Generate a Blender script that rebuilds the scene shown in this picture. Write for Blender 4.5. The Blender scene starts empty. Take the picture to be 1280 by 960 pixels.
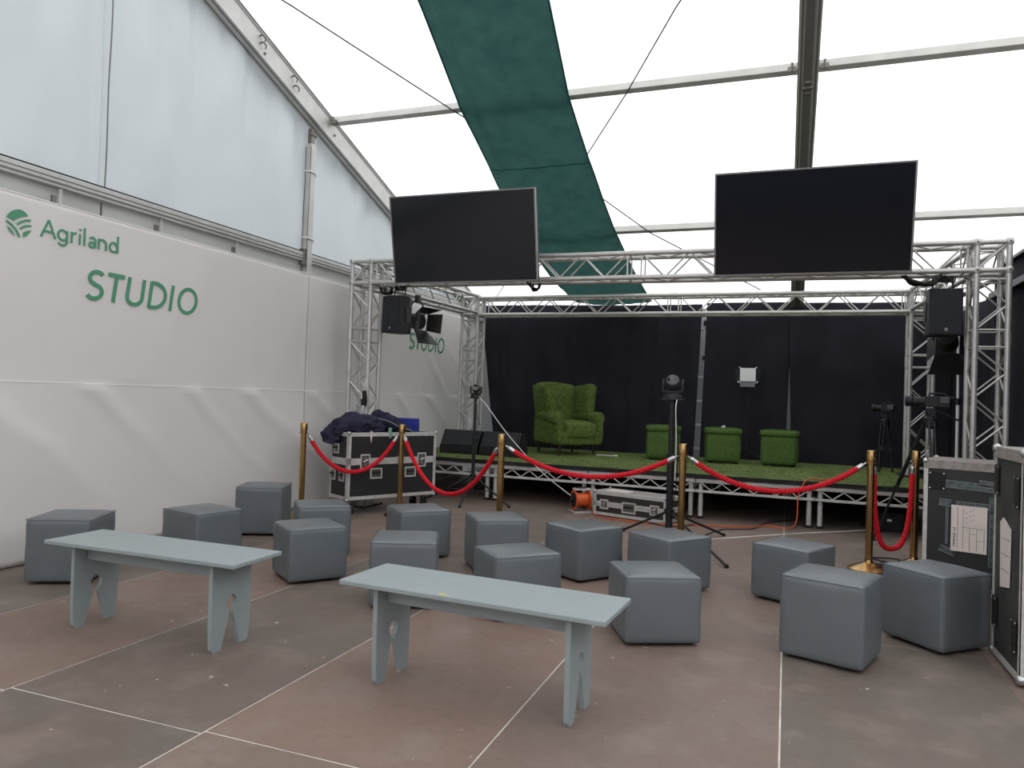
import bpy, bmesh, math, random
import numpy as np
from mathutils import Vector, Matrix
random.seed(7); RNG = np.random.default_rng(7)
scene = bpy.context.scene
COL = scene.collection
PI = math.pi

# ------------------------------------------------------------------ camera, world, exposure
cam_data = bpy.data.cameras.new('camera'); cam = bpy.data.objects.new('camera', cam_data); COL.objects.link(cam)
cam_data.sensor_width = 36.0; cam_data.lens = 924.0 / 1280.0 * 36.0
cam_data.clip_start = 0.05; cam_data.clip_end = 200
Rw = np.array([[0.9368, 0.0261, -0.3489], [0.3482, 0.0289, 0.9370], [0.0345, -0.9992, 0.0180]])
M3 = Matrix(((Rw[0][0], -Rw[0][1], -Rw[0][2]), (Rw[1][0], -Rw[1][1], -Rw[1][2]), (Rw[2][0], -Rw[2][1], -Rw[2][2])))
cam.matrix_world = Matrix.Translation((0, 0, 1.3)) @ M3.to_4x4()
scene.camera = cam

world = bpy.data.worlds.new('overcast_sky'); scene.world = world; world.use_nodes = True
bg = world.node_tree.nodes['Background']
bg.inputs['Color'].default_value = (0.985, 0.985, 1.0, 1); bg.inputs['Strength'].default_value = 1.3
scene.view_settings.view_transform = 'Standard'; scene.view_settings.look = 'None'
scene.view_settings.gamma = 1.0; scene.view_settings.use_curve_mapping = False
scene.view_settings.exposure = 0.80

# ------------------------------------------------------------------ materials
def lin(c):
    return tuple(((x / 255.0) / 12.92 if x <= 10 else (((x / 255.0) + 0.055) / 1.055) ** 2.4) for x in c)
def mat(name, rgb, rough=0.6, metal=0.0, spec=0.5, var=0.0, scale=8.0, bump=0.0, bscale=60.0, rgb2=None, trans=0.0):
    m = bpy.data.materials.new(name); m.use_nodes = True
    nt = m.node_tree; p = nt.nodes['Principled BSDF']; L = nt.links
    c = lin(rgb); p.inputs['Base Color'].default_value = (*c, 1)
    p.inputs['Roughness'].default_value = rough; p.inputs['Metallic'].default_value = metal
    p.inputs['Specular IOR Level'].default_value = spec
    tc = nt.nodes.new('ShaderNodeTexCoord')
    colsock = None
    if var > 0 or rgb2:
        n = nt.nodes.new('ShaderNodeTexNoise'); n.inputs['Scale'].default_value = scale; n.inputs['Detail'].default_value = 6
        L.new(tc.outputs['Object'], n.inputs['Vector'])
        mx = nt.nodes.new('ShaderNodeMix'); mx.data_type = 'RGBA'
        a = c; b = lin(rgb2) if rgb2 else tuple(max(0, x * (1 - var)) for x in c)
        mx.inputs[6].default_value = (*a, 1); mx.inputs[7].default_value = (*b, 1)
        rmp = nt.nodes.new('ShaderNodeMapRange'); rmp.inputs[1].default_value = 0.35; rmp.inputs[2].default_value = 0.65
        L.new(n.outputs[0], rmp.inputs[0]); L.new(rmp.outputs[0], mx.inputs[0])
        L.new(mx.outputs[2], p.inputs['Base Color']); colsock = mx.outputs[2]
    if bump > 0:
        n2 = nt.nodes.new('ShaderNodeTexNoise'); n2.inputs['Scale'].default_value = bscale; n2.inputs['Detail'].default_value = 4
        L.new(tc.outputs['Object'], n2.inputs['Vector'])
        bp = nt.nodes.new('ShaderNodeBump'); bp.inputs['Strength'].default_value = bump; bp.inputs['Distance'].default_value = 0.01
        L.new(n2.outputs[0], bp.inputs['Height']); L.new(bp.outputs[0], p.inputs['Normal'])
    if trans > 0:
        tr = nt.nodes.new('ShaderNodeBsdfTranslucent'); tr.inputs[0].default_value = (*c, 1)
        if colsock: L.new(colsock, tr.inputs[0])
        ms = nt.nodes.new('ShaderNodeMixShader'); ms.inputs[0].default_value = trans
        L.new(p.outputs[0], ms.inputs[1]); L.new(tr.outputs[0], ms.inputs[2])
        L.new(ms.outputs[0], nt.nodes['Material Output'].inputs[0])
    return m

MT = {}
MT['roof'] = mat('roof_pvc', (250, 251, 252), 0.6, trans=0.72, spec=0.2)
MT['gable'] = mat('gable_pvc', (197, 204, 207), 0.55, spec=0.3, var=0.05, scale=1.5, trans=0.14)
MT['skirt'] = mat('skirt_pvc', (188, 189, 186), 0.5, var=0.12, scale=3, trans=0.08)
MT['banner'] = mat('banner_white', (217, 213, 210), 0.6, spec=0.3, var=0.02, scale=2)
MT['seam'] = mat('banner_seam', (236, 233, 230), 0.6)
MT['green_print'] = mat('green_print', (82, 146, 114), 0.6, spec=0.3)
MT['alu'] = mat('aluminium', (196, 194, 190), 0.42, 0.55, var=0.12, scale=14)
MT['alu_tent'] = mat('tent_aluminium', (196, 195, 190), 0.5, 0.35, var=0.12, scale=5)
MT['alu_dark'] = mat('aluminium_groove', (118, 117, 113), 0.5, 0.35, var=0.15, scale=9)
MT['steel'] = mat('steel_bolts', (120, 116, 110), 0.4, 0.8)
MT['galv'] = mat('stage_aluminium', (202, 200, 195), 0.5, 0.2, var=0.2, scale=7)
MT['black'] = mat('black_plastic', (24, 24, 27), 0.55, spec=0.4)
MT['blackmetal'] = mat('black_metal', (30, 30, 33), 0.42, 0.2)
MT['grille'] = mat('speaker_grille', (22, 25, 32), 0.7, bump=0.4, bscale=400)
MT['rubber'] = mat('black_rubber', (18, 18, 18), 0.8)
MT['drape'] = mat('black_drape', (42, 42, 49), 0.95, spec=0.1, var=0.25, scale=2.0)
MT['screen'] = mat('tv_screen', (14, 16, 24), 0.14, spec=0.4)
MT['bezel'] = mat('tv_bezel', (128, 126, 123), 0.35, 0.5)
MT['shade'] = mat('shade_net', (66, 104, 98), 0.9, spec=0.1, rgb2=(56, 92, 88), scale=5, bump=0.3, bscale=140, trans=0.28)
MT['shade_seam'] = mat('shade_hem', (40, 84, 80), 0.9, spec=0.1)
MT['vinyl'] = mat('grey_vinyl', (98, 104, 108), 0.33, spec=0.55, var=0.08, scale=6, bump=0.12, bscale=350)
MT['vinyl_seam'] = mat('vinyl_seam', (80, 86, 90), 0.5)
MT['bench'] = mat('bench_paint', (144, 153, 154), 0.5, spec=0.4, var=0.05, scale=10, bump=0.06, bscale=70)
MT['tag'] = mat('yellow_sticker', (204, 186, 96), 0.6)
MT['turf'] = mat('turf', (96, 122, 66), 0.9, spec=0.15, rgb2=(70, 96, 46), scale=60, bump=0.8, bscale=160)
MT['turf_floor'] = mat('turf_floor', (116, 130, 82), 0.9, spec=0.15, rgb2=(92, 108, 60), scale=9, bump=0.8, bscale=160)
MT['turf_chair'] = mat('turf_chair', (106, 121, 64), 0.9, spec=0.12, rgb2=(70, 88, 42), scale=34, bump=0.9, bscale=150)
MT['wood_dark'] = mat('dark_wood', (40, 32, 28), 0.45)
MT['brass'] = mat('brass', (180, 146, 96), 0.26, 1.0, var=0.15, scale=12)
MT['chrome'] = mat('chrome', (188, 188, 188), 0.28, 0.9)
MT['rope'] = mat('red_rope', (206, 26, 42), 0.7, spec=0.25, var=0.15, scale=120)
MT['case'] = mat('case_laminate', (33, 34, 35), 0.5, var=0.2, scale=12)
MT['case_brown'] = mat('case_laminate_brown', (48, 42, 40), 0.5, var=0.2, scale=12)
MT['case_scuff'] = mat('case_scuffed', (44, 48, 46), 0.55, rgb2=(62, 62, 56), scale=7)
MT['case_trim'] = mat('case_trim', (202, 200, 196), 0.42, 0.25, var=0.2, scale=20)
MT['case_lid'] = mat('case_lid_weathered', (150, 144, 138), 0.7, rgb2=(128, 121, 116), scale=26)
MT['tape'] = mat('clear_tape_dark', (44, 54, 57), 0.3, spec=0.6, rgb2=(82, 92, 94), scale=42)
MT['tape_edge'] = mat('tape_edge', (126, 134, 134), 0.5)
MT['paper'] = mat('paper', (214, 202, 196), 0.8, var=0.06, scale=9)
MT['ink'] = mat('ink', (40, 38, 40), 0.8)
MT['navy'] = mat('navy_cloth', (52, 50, 70), 0.85, spec=0.2, rgb2=(38, 37, 54), scale=8, bump=0.3, bscale=80)
MT['zip'] = mat('grey_zip', (110, 112, 118), 0.6)
MT['blue'] = mat('blue_box', (36, 48, 138), 0.5)
MT['mint'] = mat('mint_tag', (122, 170, 152), 0.6)
MT['orange'] = mat('orange_cable', (206, 88, 36), 0.5)
MT['white_cable'] = mat('white_cable', (214, 212, 208), 0.5)
MT['grey_cable'] = mat('steel_cable', (92, 94, 98), 0.5, 0.3)
MT['led'] = mat('led_face', (226, 228, 226), 0.5)
MT['white'] = mat('white_plastic', (222, 222, 220), 0.5)
MT['back'] = mat('back_liner', (150, 152, 155), 0.7, trans=0.05)
MT['smoke'] = mat('moving_head_shell', (62, 64, 68), 0.32)
MT['lens'] = mat('lens_glass', (16, 18, 24), 0.08, spec=0.8)

def floor_material():
    m = bpy.data.materials.new('floor_boards'); m.use_nodes = True; nt = m.node_tree; L = nt.links; p = nt.nodes['Principled BSDF']
    tc = nt.nodes.new('ShaderNodeTexCoord')
    at = nt.nodes.new('ShaderNodeAttribute'); at.attribute_name = 'tone'
    ramp = nt.nodes.new('ShaderNodeValToRGB'); cr = ramp.color_ramp
    cr.elements[0].position = 0; cr.elements[0].color = (*lin((100, 93, 86)), 1)
    cr.elements[1].position = 1; cr.elements[1].color = (*lin((129, 109, 98)), 1)
    L.new(at.outputs['Fac'], ramp.inputs[0])
    def noise(s, d=6):
        n = nt.nodes.new('ShaderNodeTexNoise'); n.inputs['Scale'].default_value = s; n.inputs['Detail'].default_value = d
        L.new(tc.outputs['Object'], n.inputs['Vector']); return n
    def rng(sock, a, b, c=0, d=1):
        r = nt.nodes.new('ShaderNodeMapRange'); r.inputs[1].default_value = a; r.inputs[2].default_value = b
        r.inputs[3].default_value = c; r.inputs[4].default_value = d; L.new(sock, r.inputs[0]); return r.outputs[0]
    def mix(f, a, b):
        x = nt.nodes.new('ShaderNodeMix'); x.data_type = 'RGBA'; L.new(f, x.inputs[0]); L.new(a, x.inputs[6])
        if isinstance(b, tuple): x.inputs[7].default_value = (*b, 1)
        else: L.new(b, x.inputs[7])
        return x.outputs[2]
    c = mix(rng(noise(1.7).outputs[0], .42, .72, 0, .55), ramp.outputs[0], lin((110, 91, 82)))
    c = mix(rng(noise(3.4).outputs[0], .5, .8, 0, .6), c, lin((142, 130, 120)))
    c = mix(rng(noise(22).outputs[0], .5, .75, 0, .25), c, lin((84, 72, 66)))
    c = mix(rng(noise(17, 2).outputs[0], .735, .755, 0, .7), c, lin((186, 178, 166)))
    c = mix(rng(noise(55, 2).outputs[0], .755, .77, 0, .8), c, lin((205, 198, 188)))
    # thin scratches: stretched noise
    mp = nt.nodes.new('ShaderNodeMapping'); mp.inputs['Scale'].default_value = (3, 60, 1); mp.inputs['Rotation'].default_value = (0, 0, 0.5)
    L.new(tc.outputs['Object'], mp.inputs[0]); ns = nt.nodes.new('ShaderNodeTexNoise'); ns.inputs['Scale'].default_value = 1.0; ns.inputs['Detail'].default_value = 2
    L.new(mp.outputs[0], ns.inputs['Vector'])
    c = mix(rng(ns.outputs[0], .76, .79, 0, .4), c, lin((170, 160, 150)))
    L.new(c, p.inputs['Base Color'])
    L.new(rng(noise(2.6).outputs[0], .35, .7, .42, .62), p.inputs['Roughness']); p.inputs['Specular IOR Level'].default_value = 0.3
    bp = nt.nodes.new('ShaderNodeBump'); bp.inputs['Strength'].default_value = 0.08; bp.inputs['Distance'].default_value = .01
    L.new(noise(90).outputs[0], bp.inputs['Height']); L.new(bp.outputs[0], p.inputs['Normal'])
    return m
MT['floor'] = floor_material()

# ------------------------------------------------------------------ mesh helpers
class MB:
    def __init__(s): s.v = []; s.f = []; s.mi = []
    def add(s, vs, fs, m=0, T=None):
        o = len(s.v)
        for p in vs:
            p = Vector(p)
            if T is not None: p = T @ p
            s.v.append(tuple(p))
        for f in fs: s.f.append(tuple(i + o for i in f)); s.mi.append(m)
        return s
    def box(s, c, d, m=0, T=None, R=None):
        hx, hy, hz = d[0] / 2, d[1] / 2, d[2] / 2
        vs = [Vector((sx * hx, sy * hy, sz * hz)) for sz in (-1, 1) for sy in (-1, 1) for sx in (-1, 1)]
        if R is not None: vs = [R @ v for v in vs]
        vs = [v + Vector(c) for v in vs]
        return s.add(vs, [(0, 2, 3, 1), (4, 5, 7, 6), (0, 1, 5, 4), (2, 6, 7, 3), (0, 4, 6, 2), (1, 3, 7, 5)], m, T)
    def tube(s, pts, r, n=8, m=0, closed=False, T=None, caps=True):
        P = [Vector(p) for p in pts]; N = len(P)
        rs = r if isinstance(r, (list, tuple)) else [r] * N
        vs, fs = [], []
        t0 = (P[1] - P[0]).normalized()
        up = Vector((0, 0, 1)) if abs(t0.z) < 0.9 else Vector((1, 0, 0))
        u = t0.cross(up).normalized(); w = u.cross(t0).normalized(); pt = t0
        for i in range(N):
            if closed: t = (P[(i + 1) % N] - P[i - 1]).normalized()
            elif i == 0: t = t0
            elif i == N - 1: t = (P[i] - P[i - 1]).normalized()
            else: t = (P[i + 1] - P[i - 1]).normalized()
            q = pt.rotation_difference(t); u = q @ u; w = q @ w; pt = t
            for k in range(n):
                a = 2 * PI * k / n; vs.append(P[i] + (u * math.cos(a) + w * math.sin(a)) * rs[i])
        for i in range(N if closed else N - 1):
            j = (i + 1) % N
            for k in range(n): fs.append((i * n + k, i * n + (k + 1) % n, j * n + (k + 1) % n, j * n + k))
        if not closed and caps: fs.append(tuple(range(n))[::-1]); fs.append(tuple((N - 1) * n + k for k in range(n)))
        return s.add(vs, fs, m, T)
    def cyl(s, a, b, r, n=12, m=0, r2=None, T=None):
        return s.tube([a, b], [r, r if r2 is None else r2], n, m, T=T)
    def lathe(s, prof, c=(0, 0, 0), n=24, m=0, T=None, axis='z'):
        vs, fs = [], []
        for r, z in prof:
            for k in range(n):
                a = 2 * PI * k / n; x, y = r * math.cos(a), r * math.sin(a)
                p = (x, y, z) if axis == 'z' else ((z, x, y) if axis == 'x' else (x, z, y))
                vs.append((p[0] + c[0], p[1] + c[1], p[2] + c[2]))
        for i in range(len(prof) - 1):
            for k in range(n): fs.append((i * n + k, i * n + (k + 1) % n, (i + 1) * n + (k + 1) % n, (i + 1) * n + k))
        fs.append(tuple(range(n))[::-1]); fs.append(tuple((len(prof) - 1) * n + k for k in range(n)))
        return s.add(vs, fs, m, T)
    def prism(s, poly, h0, h1, fr, m=0, T=None):      # fr(a,b,h) -> point
        n = len(poly); vs = [fr(a, b, h0) for a, b in poly] + [fr(a, b, h1) for a, b in poly]
        fs = [tuple(range(n))[::-1], tuple(range(n, 2 * n))] + [(i, (i + 1) % n, n + (i + 1) % n, n + i) for i in range(n)]
        return s.add(vs, fs, m, T)
    def grid(s, fn, nu, nv, m=0, T=None, wrap=False):
        vs = [fn(i / nu, j / nv) for j in range(nv + 1) for i in range(nu + 1)]
        fs = [(j * (nu + 1) + i, j * (nu + 1) + i + 1, (j + 1) * (nu + 1) + i + 1, (j + 1) * (nu + 1) + i) for j in range(nv) for i in range(nu)]
        return s.add(vs, fs, m, T)
    def sheet(s, fn, nu, nv, th, m=0):                 # a grid with thickness th along its normal (solidified by hand later)
        return s.grid(fn, nu, nv, m)
    def build(s, name, mats, parent=None, smooth=None, bevel=0, seg=2, subsurf=0, solid=0, loc=None, label=None, kind=None):
        me = bpy.data.meshes.new(name); me.from_pydata(s.v, [], s.f)
        if not isinstance(mats, (list, tuple)): mats = [mats]
        for k in mats: me.materials.append(MT[k])
        me.polygons.foreach_set('material_index', s.mi)
        bm = bmesh.new(); bm.from_mesh(me); bmesh.ops.recalc_face_normals(bm, faces=bm.faces); bm.to_mesh(me); bm.free()
        if smooth is not None:
            me.polygons.foreach_set('use_smooth', [True] * len(me.polygons))
            me.set_sharp_from_angle(angle=math.radians(smooth))
        o = bpy.data.objects.new(name, me); COL.objects.link(o)
        if solid: md = o.modifiers.new('solid', 'SOLIDIFY'); md.thickness = solid; md.offset = 0
        if bevel: md = o.modifiers.new('bevel', 'BEVEL'); md.width = bevel; md.segments = seg; md.limit_method = 'ANGLE'; md.angle_limit = math.radians(40)
        if subsurf: md = o.modifiers.new('subsurf', 'SUBSURF'); md.levels = subsurf; md.render_levels = subsurf
        if parent is not None: o.parent = parent
        if loc is not None: o.location = loc
        if label: o['label'] = label
        if kind: o['kind'] = kind
        return o

def tag(o, label, cat, group=None, kind=None):
    o['label'] = label; o['category'] = cat
    if group: o['group'] = group
    if kind: o['kind'] = kind
    return o
def thing(name, label, cat, loc=(0, 0, 0), rz=0.0, group=None):
    o = bpy.data.objects.new(name, None); COL.objects.link(o); o.empty_display_size = 0.1
    o.location = loc; o.rotation_euler = (0, 0, rz)
    return tag(o, label, cat, group)
def structure(o, label=None):
    o['kind'] = 'structure'
    if label: o['label'] = label
    return o
def dup(root, loc=None, rz=None, label=None, group=None):
    def rec(o, par):
        c = o.copy(); COL.objects.link(c)
        if par is not None: c.parent = par
        for ch in list(o.children): rec(ch, c)
        return c
    r = rec(root, None)
    if loc is not None: r.location = loc
    if rz is not None: r.rotation_euler = (0, 0, rz)
    if label: r['label'] = label
    if group: r['group'] = group
    return r
def Rz(a): return Matrix.Rotation(a, 4, 'Z')
def smoothpath(pts, n=8):                              # Catmull-Rom
    P = [Vector(p) for p in pts]; out = []
    for i in range(len(P) - 1):
        a = P[i - 1] if i > 0 else P[i] * 2 - P[i + 1]; b, c = P[i], P[i + 1]; d = P[i + 2] if i + 2 < len(P) else P[i + 1] * 2 - P[i]
        for k in range(n):
            t = k / n; out.append(0.5 * ((2 * b) + (c - a) * t + (2 * a - 5 * b + 4 * c - d) * t * t + (3 * b - a - 3 * c + d) * t ** 3))
    out.append(P[-1]); return out
def hash1(x): return (math.sin(x * 127.1 + 11.7) * 43758.5453) % 1.0
def wob(x, y, s=1.0, seed=0.0):
    return (math.sin(x * 1.7 * s + seed) * math.cos(y * 2.3 * s + seed * 1.3) + 0.5 * math.sin(x * 3.9 * s + y * 2.7 * s + seed * 2.1) + 0.25 * math.sin(x * 7.3 * s - y * 6.1 * s + seed)) / 1.75

# ------------------------------------------------------------------ the tent: floor, roof, walls
ROOF0, ROOFK = 6.882, 0.3424
def roof_z(y): return ROOF0 - ROOFK * y
XW = -4.997; YB = 11.9; RIDGE = 1.9

def build_floor():
    xs = [-5.12] + [-4.06 + 1.017 * k for k in range(0, 12)]
    cuts = {0: [-0.3, 5.2, 9.9], 1: [2.20, 7.0], 2: [2.23, 8.1], 3: [2.25, 7.4], 4: [1.0, 5.75, 9.0], 5: [-.2, 4.6, 8.9]}
    tones = {(0, 1): .10, (0, 2): .25, (1, 0): .55, (1, 1): .85, (1, 2): .6, (2, 0): .05, (2, 1): .22, (2, 2): .5, (3, 0): .75, (3, 1): 1.0, (3, 2): .6, (4, 0): .6, (4, 1): .62, (4, 2): .6, (5, 0): .2, (5, 1): .1, (5, 2): .3}
    mb = MB(); tone = []
    for i in range(len(xs) - 1):
        ys = [-9.0] + cuts.get(i, [-2 + hash1(i) * 3, 3 + hash1(i + 9) * 2, 8.5]) + [12.6]
        for j in range(len(ys) - 1):
            g = 0.0037
            x0, x1, y0, y1 = xs[i] + g, xs[i + 1] - g, ys[j] + g, ys[j + 1] - g
            mb.add([(x0, y0, 0), (x1, y0, 0), (x1, y1, 0), (x0, y1, 0)], [(0, 1, 2, 3)], 0); tone.append(tones.get((i, j), hash1(i * 3.1 + j)))
            if j > 0: mb.add([(x0, y0 - 2 * g, -.001), (x1, y0 - 2 * g, -.001), (x1, y0, -.001), (x0, y0, -.001)], [(0, 1, 2, 3)], 1); tone.append(0)
        mb.add([(xs[i + 1] - g, -9, -.001), (xs[i + 1] + g, -9, -.001), (xs[i + 1] + g, 12.6, -.001), (xs[i + 1] - g, 12.6, -.001)], [(0, 1, 2, 3)], 1 if xs[i + 1] < .9 else 3); tone.append(0)
    # boards sit on a thick sub-floor
    mb.box((1.0, 1.8, -0.08), (12.4, 21.6, 0.15), 2); tone += [0] * 6
    o = mb.build('floor', ['floor', 'seam_metal', 'rubber', 'joint_worn'])
    a = o.data.attributes.new('tone', 'FLOAT', 'FACE'); a.data.foreach_set('value', tone)
    structure(o, 'brown composite floor boards with thin pale joints')
MT['joint_worn'] = mat('worn_joint', (112, 102, 95), 0.6, var=0.3, scale=6)
MT['seam_metal'] = mat('floor_joint', (226, 219, 208), 0.5, 0.1, var=0.35, scale=6)
build_floor()

def build_roof():
    mb = MB(); x0, x1 = -5.12, 9.5
    prof = [(YB + .05, roof_z(YB + .05)), (RIDGE, roof_z(RIDGE)), (-8.1, roof_z(YB))]
    def f(a, b):
        return lambda u, v: (x0 + (x1 - x0) * u, a[0] + (b[0] - a[0]) * v, a[1] + (b[1] - a[1]) * v + 0.012 * wob(u * 9, v * 5, 2, a[0]))
    mb.grid(f(prof[0], prof[1]), 40, 24); mb.grid(f(prof[1], prof[2]), 40, 24)
    o = mb.build('ceiling', 'roof', smooth=60); structure(o, 'translucent white tent roof glowing with daylight')
build_roof()

def build_left():
    # upper gable sheet above the rail
    mb = MB()
    def g(u, v):
        y = -3.0 + (YB + 3.0) * u; zt = roof_z(max(y, RIDGE)) if y > RIDGE else roof_z(RIDGE) - (RIDGE - y) * ROOFK
        z = 2.74 + (zt - 2.74) * v
        d = 0.035 * wob(y * 1.2, z * .5, 1.4, 1.0) + 0.024 * math.sin(y * 9 + wob(y, z) * 2) * (0.25 + 0.75 * v * v) * (1 if y > 3 else .5)
        d += 0.03 * math.exp(-((y - 4.28) / .05) ** 2) * (1 if y < 4.28 else -.2)
        pl = .5 + .5 * math.sin(y * 17 + 2.2 * wob(y * .6, z * .2, 1, 5))
        d -= .075 * pl ** 3 * max(0, v - .25) ** 1.5 * (.4 + .6 * (wob(y * .35, .3, 1, 2) > -.2))
        d -= .05 * (.5 + .5 * math.sin(y * 6.3 + 1.3 * wob(y, z * .4, .8, 7))) ** 2
        d -= .02 * abs(math.sin(z * 19 + y * 23)) * math.exp(-((y - 4.17) / .12) ** 2) * max(0, 1 - v * 1.2)
        return (-5.105 + d * .9, y, z)
    mb.grid(g, 560, 40)
    structure(mb.build('wall_left', 'gable', smooth=60), 'pale tent gable sheet above the rail')
    mb = MB()
    mb.grid(lambda u, v: (-5.10 + .012 * wob(u * 30, v * 3, 1, 2), -3 + (YB + 3) * u, 2.76 * v), 90, 10)
    mb.box((-5.10, 4.29, 2.65), (.012, .01, .13), 1)
    structure(mb.build('trim_1', ['skirt', 'alu_dark'], smooth=60), 'grey lower tent sheet showing between rail and banner')
    mb = MB()
    mb.tube([(-5.062, 4.28 + .004 * math.sin(k * .9), 2.84 + k * .15) for k in range(19)], .006, 6)
    structure(mb.build('trim_2', 'alu_dark'), 'seam cord of the gable sheet')
build_left()

def build_back():
    mb = MB(); mb.grid(lambda u, v: (-5.1 + 14 * u, YB + .01 * wob(u * 40, v * 4), 2.80 * v), 60, 6)
    structure(mb.build('wall_back', 'back', smooth=60), 'white tent sheet behind the black drapes')
    # black cloth-covered side wall on the right, with a rail
    mb = MB()
    mb.grid(lambda u, v: (2.1 + .02 * math.sin(u * 60) * (.3 + .7 * (1 - v)), 4.9 + 4.45 * u, 2.857 * v), 140, 6)
    structure(mb.build('wall_right', 'drape', smooth=60, solid=.02), 'black cloth side wall right of the truss')
    mb = MB(); mb.box((2.055, 7.1, 2.575), (.05, 4.5, .07)); mb.box((2.075, 7.1, 2.845), (.07, 4.5, .035))
    structure(mb.build('trim_3', 'blackmetal', bevel=.006), 'dark rails along the black side wall')
    mb = MB()
    mb.grid(lambda u, v: (2.1 + .015 * math.sin(u * 40), 9.35 + 2.4 * u, 2.60 * v), 60, 4)
    structure(mb.build('wall_right', 'drape', smooth=60, solid=.02), 'lower black cloth side wall behind the stage')
build_back()
MT['front_dimmer'] = mat('front_dimmer', (96, 98, 100), 0.8)  # darkened so the unseen sheet returns little horizontal light
def build_added_walls():
    zr = roof_z(YB)
    mb = MB(); mb.grid(lambda u, v: (-5.1 + 14.5 * u, -8.05, zr * v), 30, 4); structure(mb.build('wall_front_added', 'front_dimmer', solid=.004), 'unseen dark sheet added behind the viewer to cut side light')  # unseen sheet, added to block low light from behind the camera
    mb = MB()
    def g(u, v):
        y = -8.05 + (YB + 8.05) * u; zt = roof_z(y) if y > RIDGE else roof_z(RIDGE) - (RIDGE - y) * ROOFK
        return (9.4, y, zt * v)
    mb.grid(g, 40, 8); structure(mb.build('wall_right', 'gable', solid=.004), 'unseen far sheet on the right, added to cut side light')  # unseen sheet, added to hold back light from the open right side
build_added_walls()

# ------------------------------------------------------------------ tent frame
def rafter(name, label, xc, w, h, y0, y1, grooves, holes):
    t = thing(name, label, 'tent beam', (xc, y0, roof_z(y0)))
    n = Vector((0, ROOFK, 1)).normalized(); d = Vector((0, 1, -ROOFK)).normalized(); Ln = (y1 - y0) / d.y
    def fr(a, b, hh): return Vector((a, 0, 0)) + n * (b - .02) + d * hh
    sec = [(-w / 2, 0), (w / 2, 0), (w / 2, -.018), (w / 2 - .012, -.03), (w / 2 - .012, -h + .035), (w / 2, -h + .025), (w / 2, -h), (-w / 2, -h), (-w / 2, -h + .025), (-w / 2 + .012, -h + .035), (-w / 2 + .012, -.03), (-w / 2, -.018)]
    MB().prism(sec, 0, Ln, fr).build('beam', 'alu_tent', t)
    mb = MB()
    for gx in grooves: mb.prism([(gx - .008, -h + .001), (gx + .008, -h + .001), (gx + .008, -h - .003), (gx - .008, -h - .003)], 0, Ln, fr)
    mb.build('groove', 'alu_dark', t)
    mb = MB(); mb.prism([(-w / 2 - .006, .012), (w / 2 + .006, .012), (w / 2 + .006, -.006), (-w / 2 - .006, -.006)], 0, Ln, fr)
    mb.build('keder_rail', 'alu_dark', t, label='dark keder edge along the top')
    return t, fr, Ln, d
t, fr, Ln, dv = rafter('roof_rafter', 'sloping aluminium gable rafter above the left white wall', -5.03, .14, .235, RIDGE, YB, (-.035, .035), 0)
def at_y(y): return (y - RIDGE) / dv.y
for yy, zz in ((5.15, -.1), (5.9, -.07), (5.93, -.13), (6.02, -.17), (6.42, -.08), (6.48, -.15), (7.25, -.14), (9.3, -.1)):
    mb = MB(); hh = at_y(yy); P = lambda a, b: fr(.066 + a, zz + b, hh)
    if yy in (6.42, 6.48, 5.9, 5.93):
        pts = [fr(.062, zz, hh), fr(.09, zz + .01, hh), fr(.094, zz + .012, hh + .05), fr(.088, zz - .02, hh + .06)]
        mb.tube(smoothpath(pts, 4), .008, 6); mb.build('hook', 'steel', t)
    else:
        mb.cyl(fr(.055, zz, hh), fr(.072, zz, hh), .014, 8); mb.build('bolt', 'steel', t)
t2, fr2, Ln2, dv2 = rafter('roof_rafter', 'sloping grey roof beam running down behind the right screen', .103, .17, .20, RIDGE, YB, (-.062, .062), 0)
for yy in (6.0, 6.25):
    for sx in (-1, 1):
        mb = MB(); hh = (yy - RIDGE) / dv2.y
        mb.tube([fr2(sx * .075, -.1, hh), fr2(sx * .1, -.11, hh), fr2(sx * .1, -.14, hh + .04)], .008, 6); mb.build('hook', 'steel', t2)
mb = MB(); hh = (7.15 - RIDGE) / dv2.y
for k in range(3): mb.box(fr2(0, -.205, hh + k * .07), (.05 if k != 1 else .09, .05, .03))
mb.build('bracket', 'steel', t2, bevel=.004)
mb = MB(); mb.prism([(-.04, -.202), (.04, -.202), (.03, -.21), (-.03, -.21)], 0, Ln2, fr2); mb.build('inner_channel', 'alu_dark', t2)

def purlin(y, x0, x1, label):
    t = thing('roof_purlin', label, 'tent beam', (x0, y, roof_z(y) - .06))
    mb = MB(); mb.box(((x1 - x0) / 2, 0, 0), (x1 - x0, .07, .085), R=Matrix.Rotation(-math.atan(ROOFK), 3, 'X')); mb.build('bar', 'alu_tent', t, bevel=.006)
    for x in (.05, x1 - x0 - .05):
        mb = MB(); mb.box((x, -.05, -.03), (.07, .05, .05)); mb.cyl((x, -.07, -.05), (x, -.07, .03), .012, 8); mb.build('end_bracket', 'steel', t, bevel=.004)
purlin(7.13, -4.95, .015, 'upper roof purlin crossed by the green shade net')
purlin(7.13, .19, 5.6, 'upper roof purlin right of the grey roof beam')
purlin(9.56, -4.95, .015, 'lower roof purlin left of the grey roof beam')
purlin(9.56, .19, 5.6, 'lower roof purlin at the right of the screens')

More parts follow.
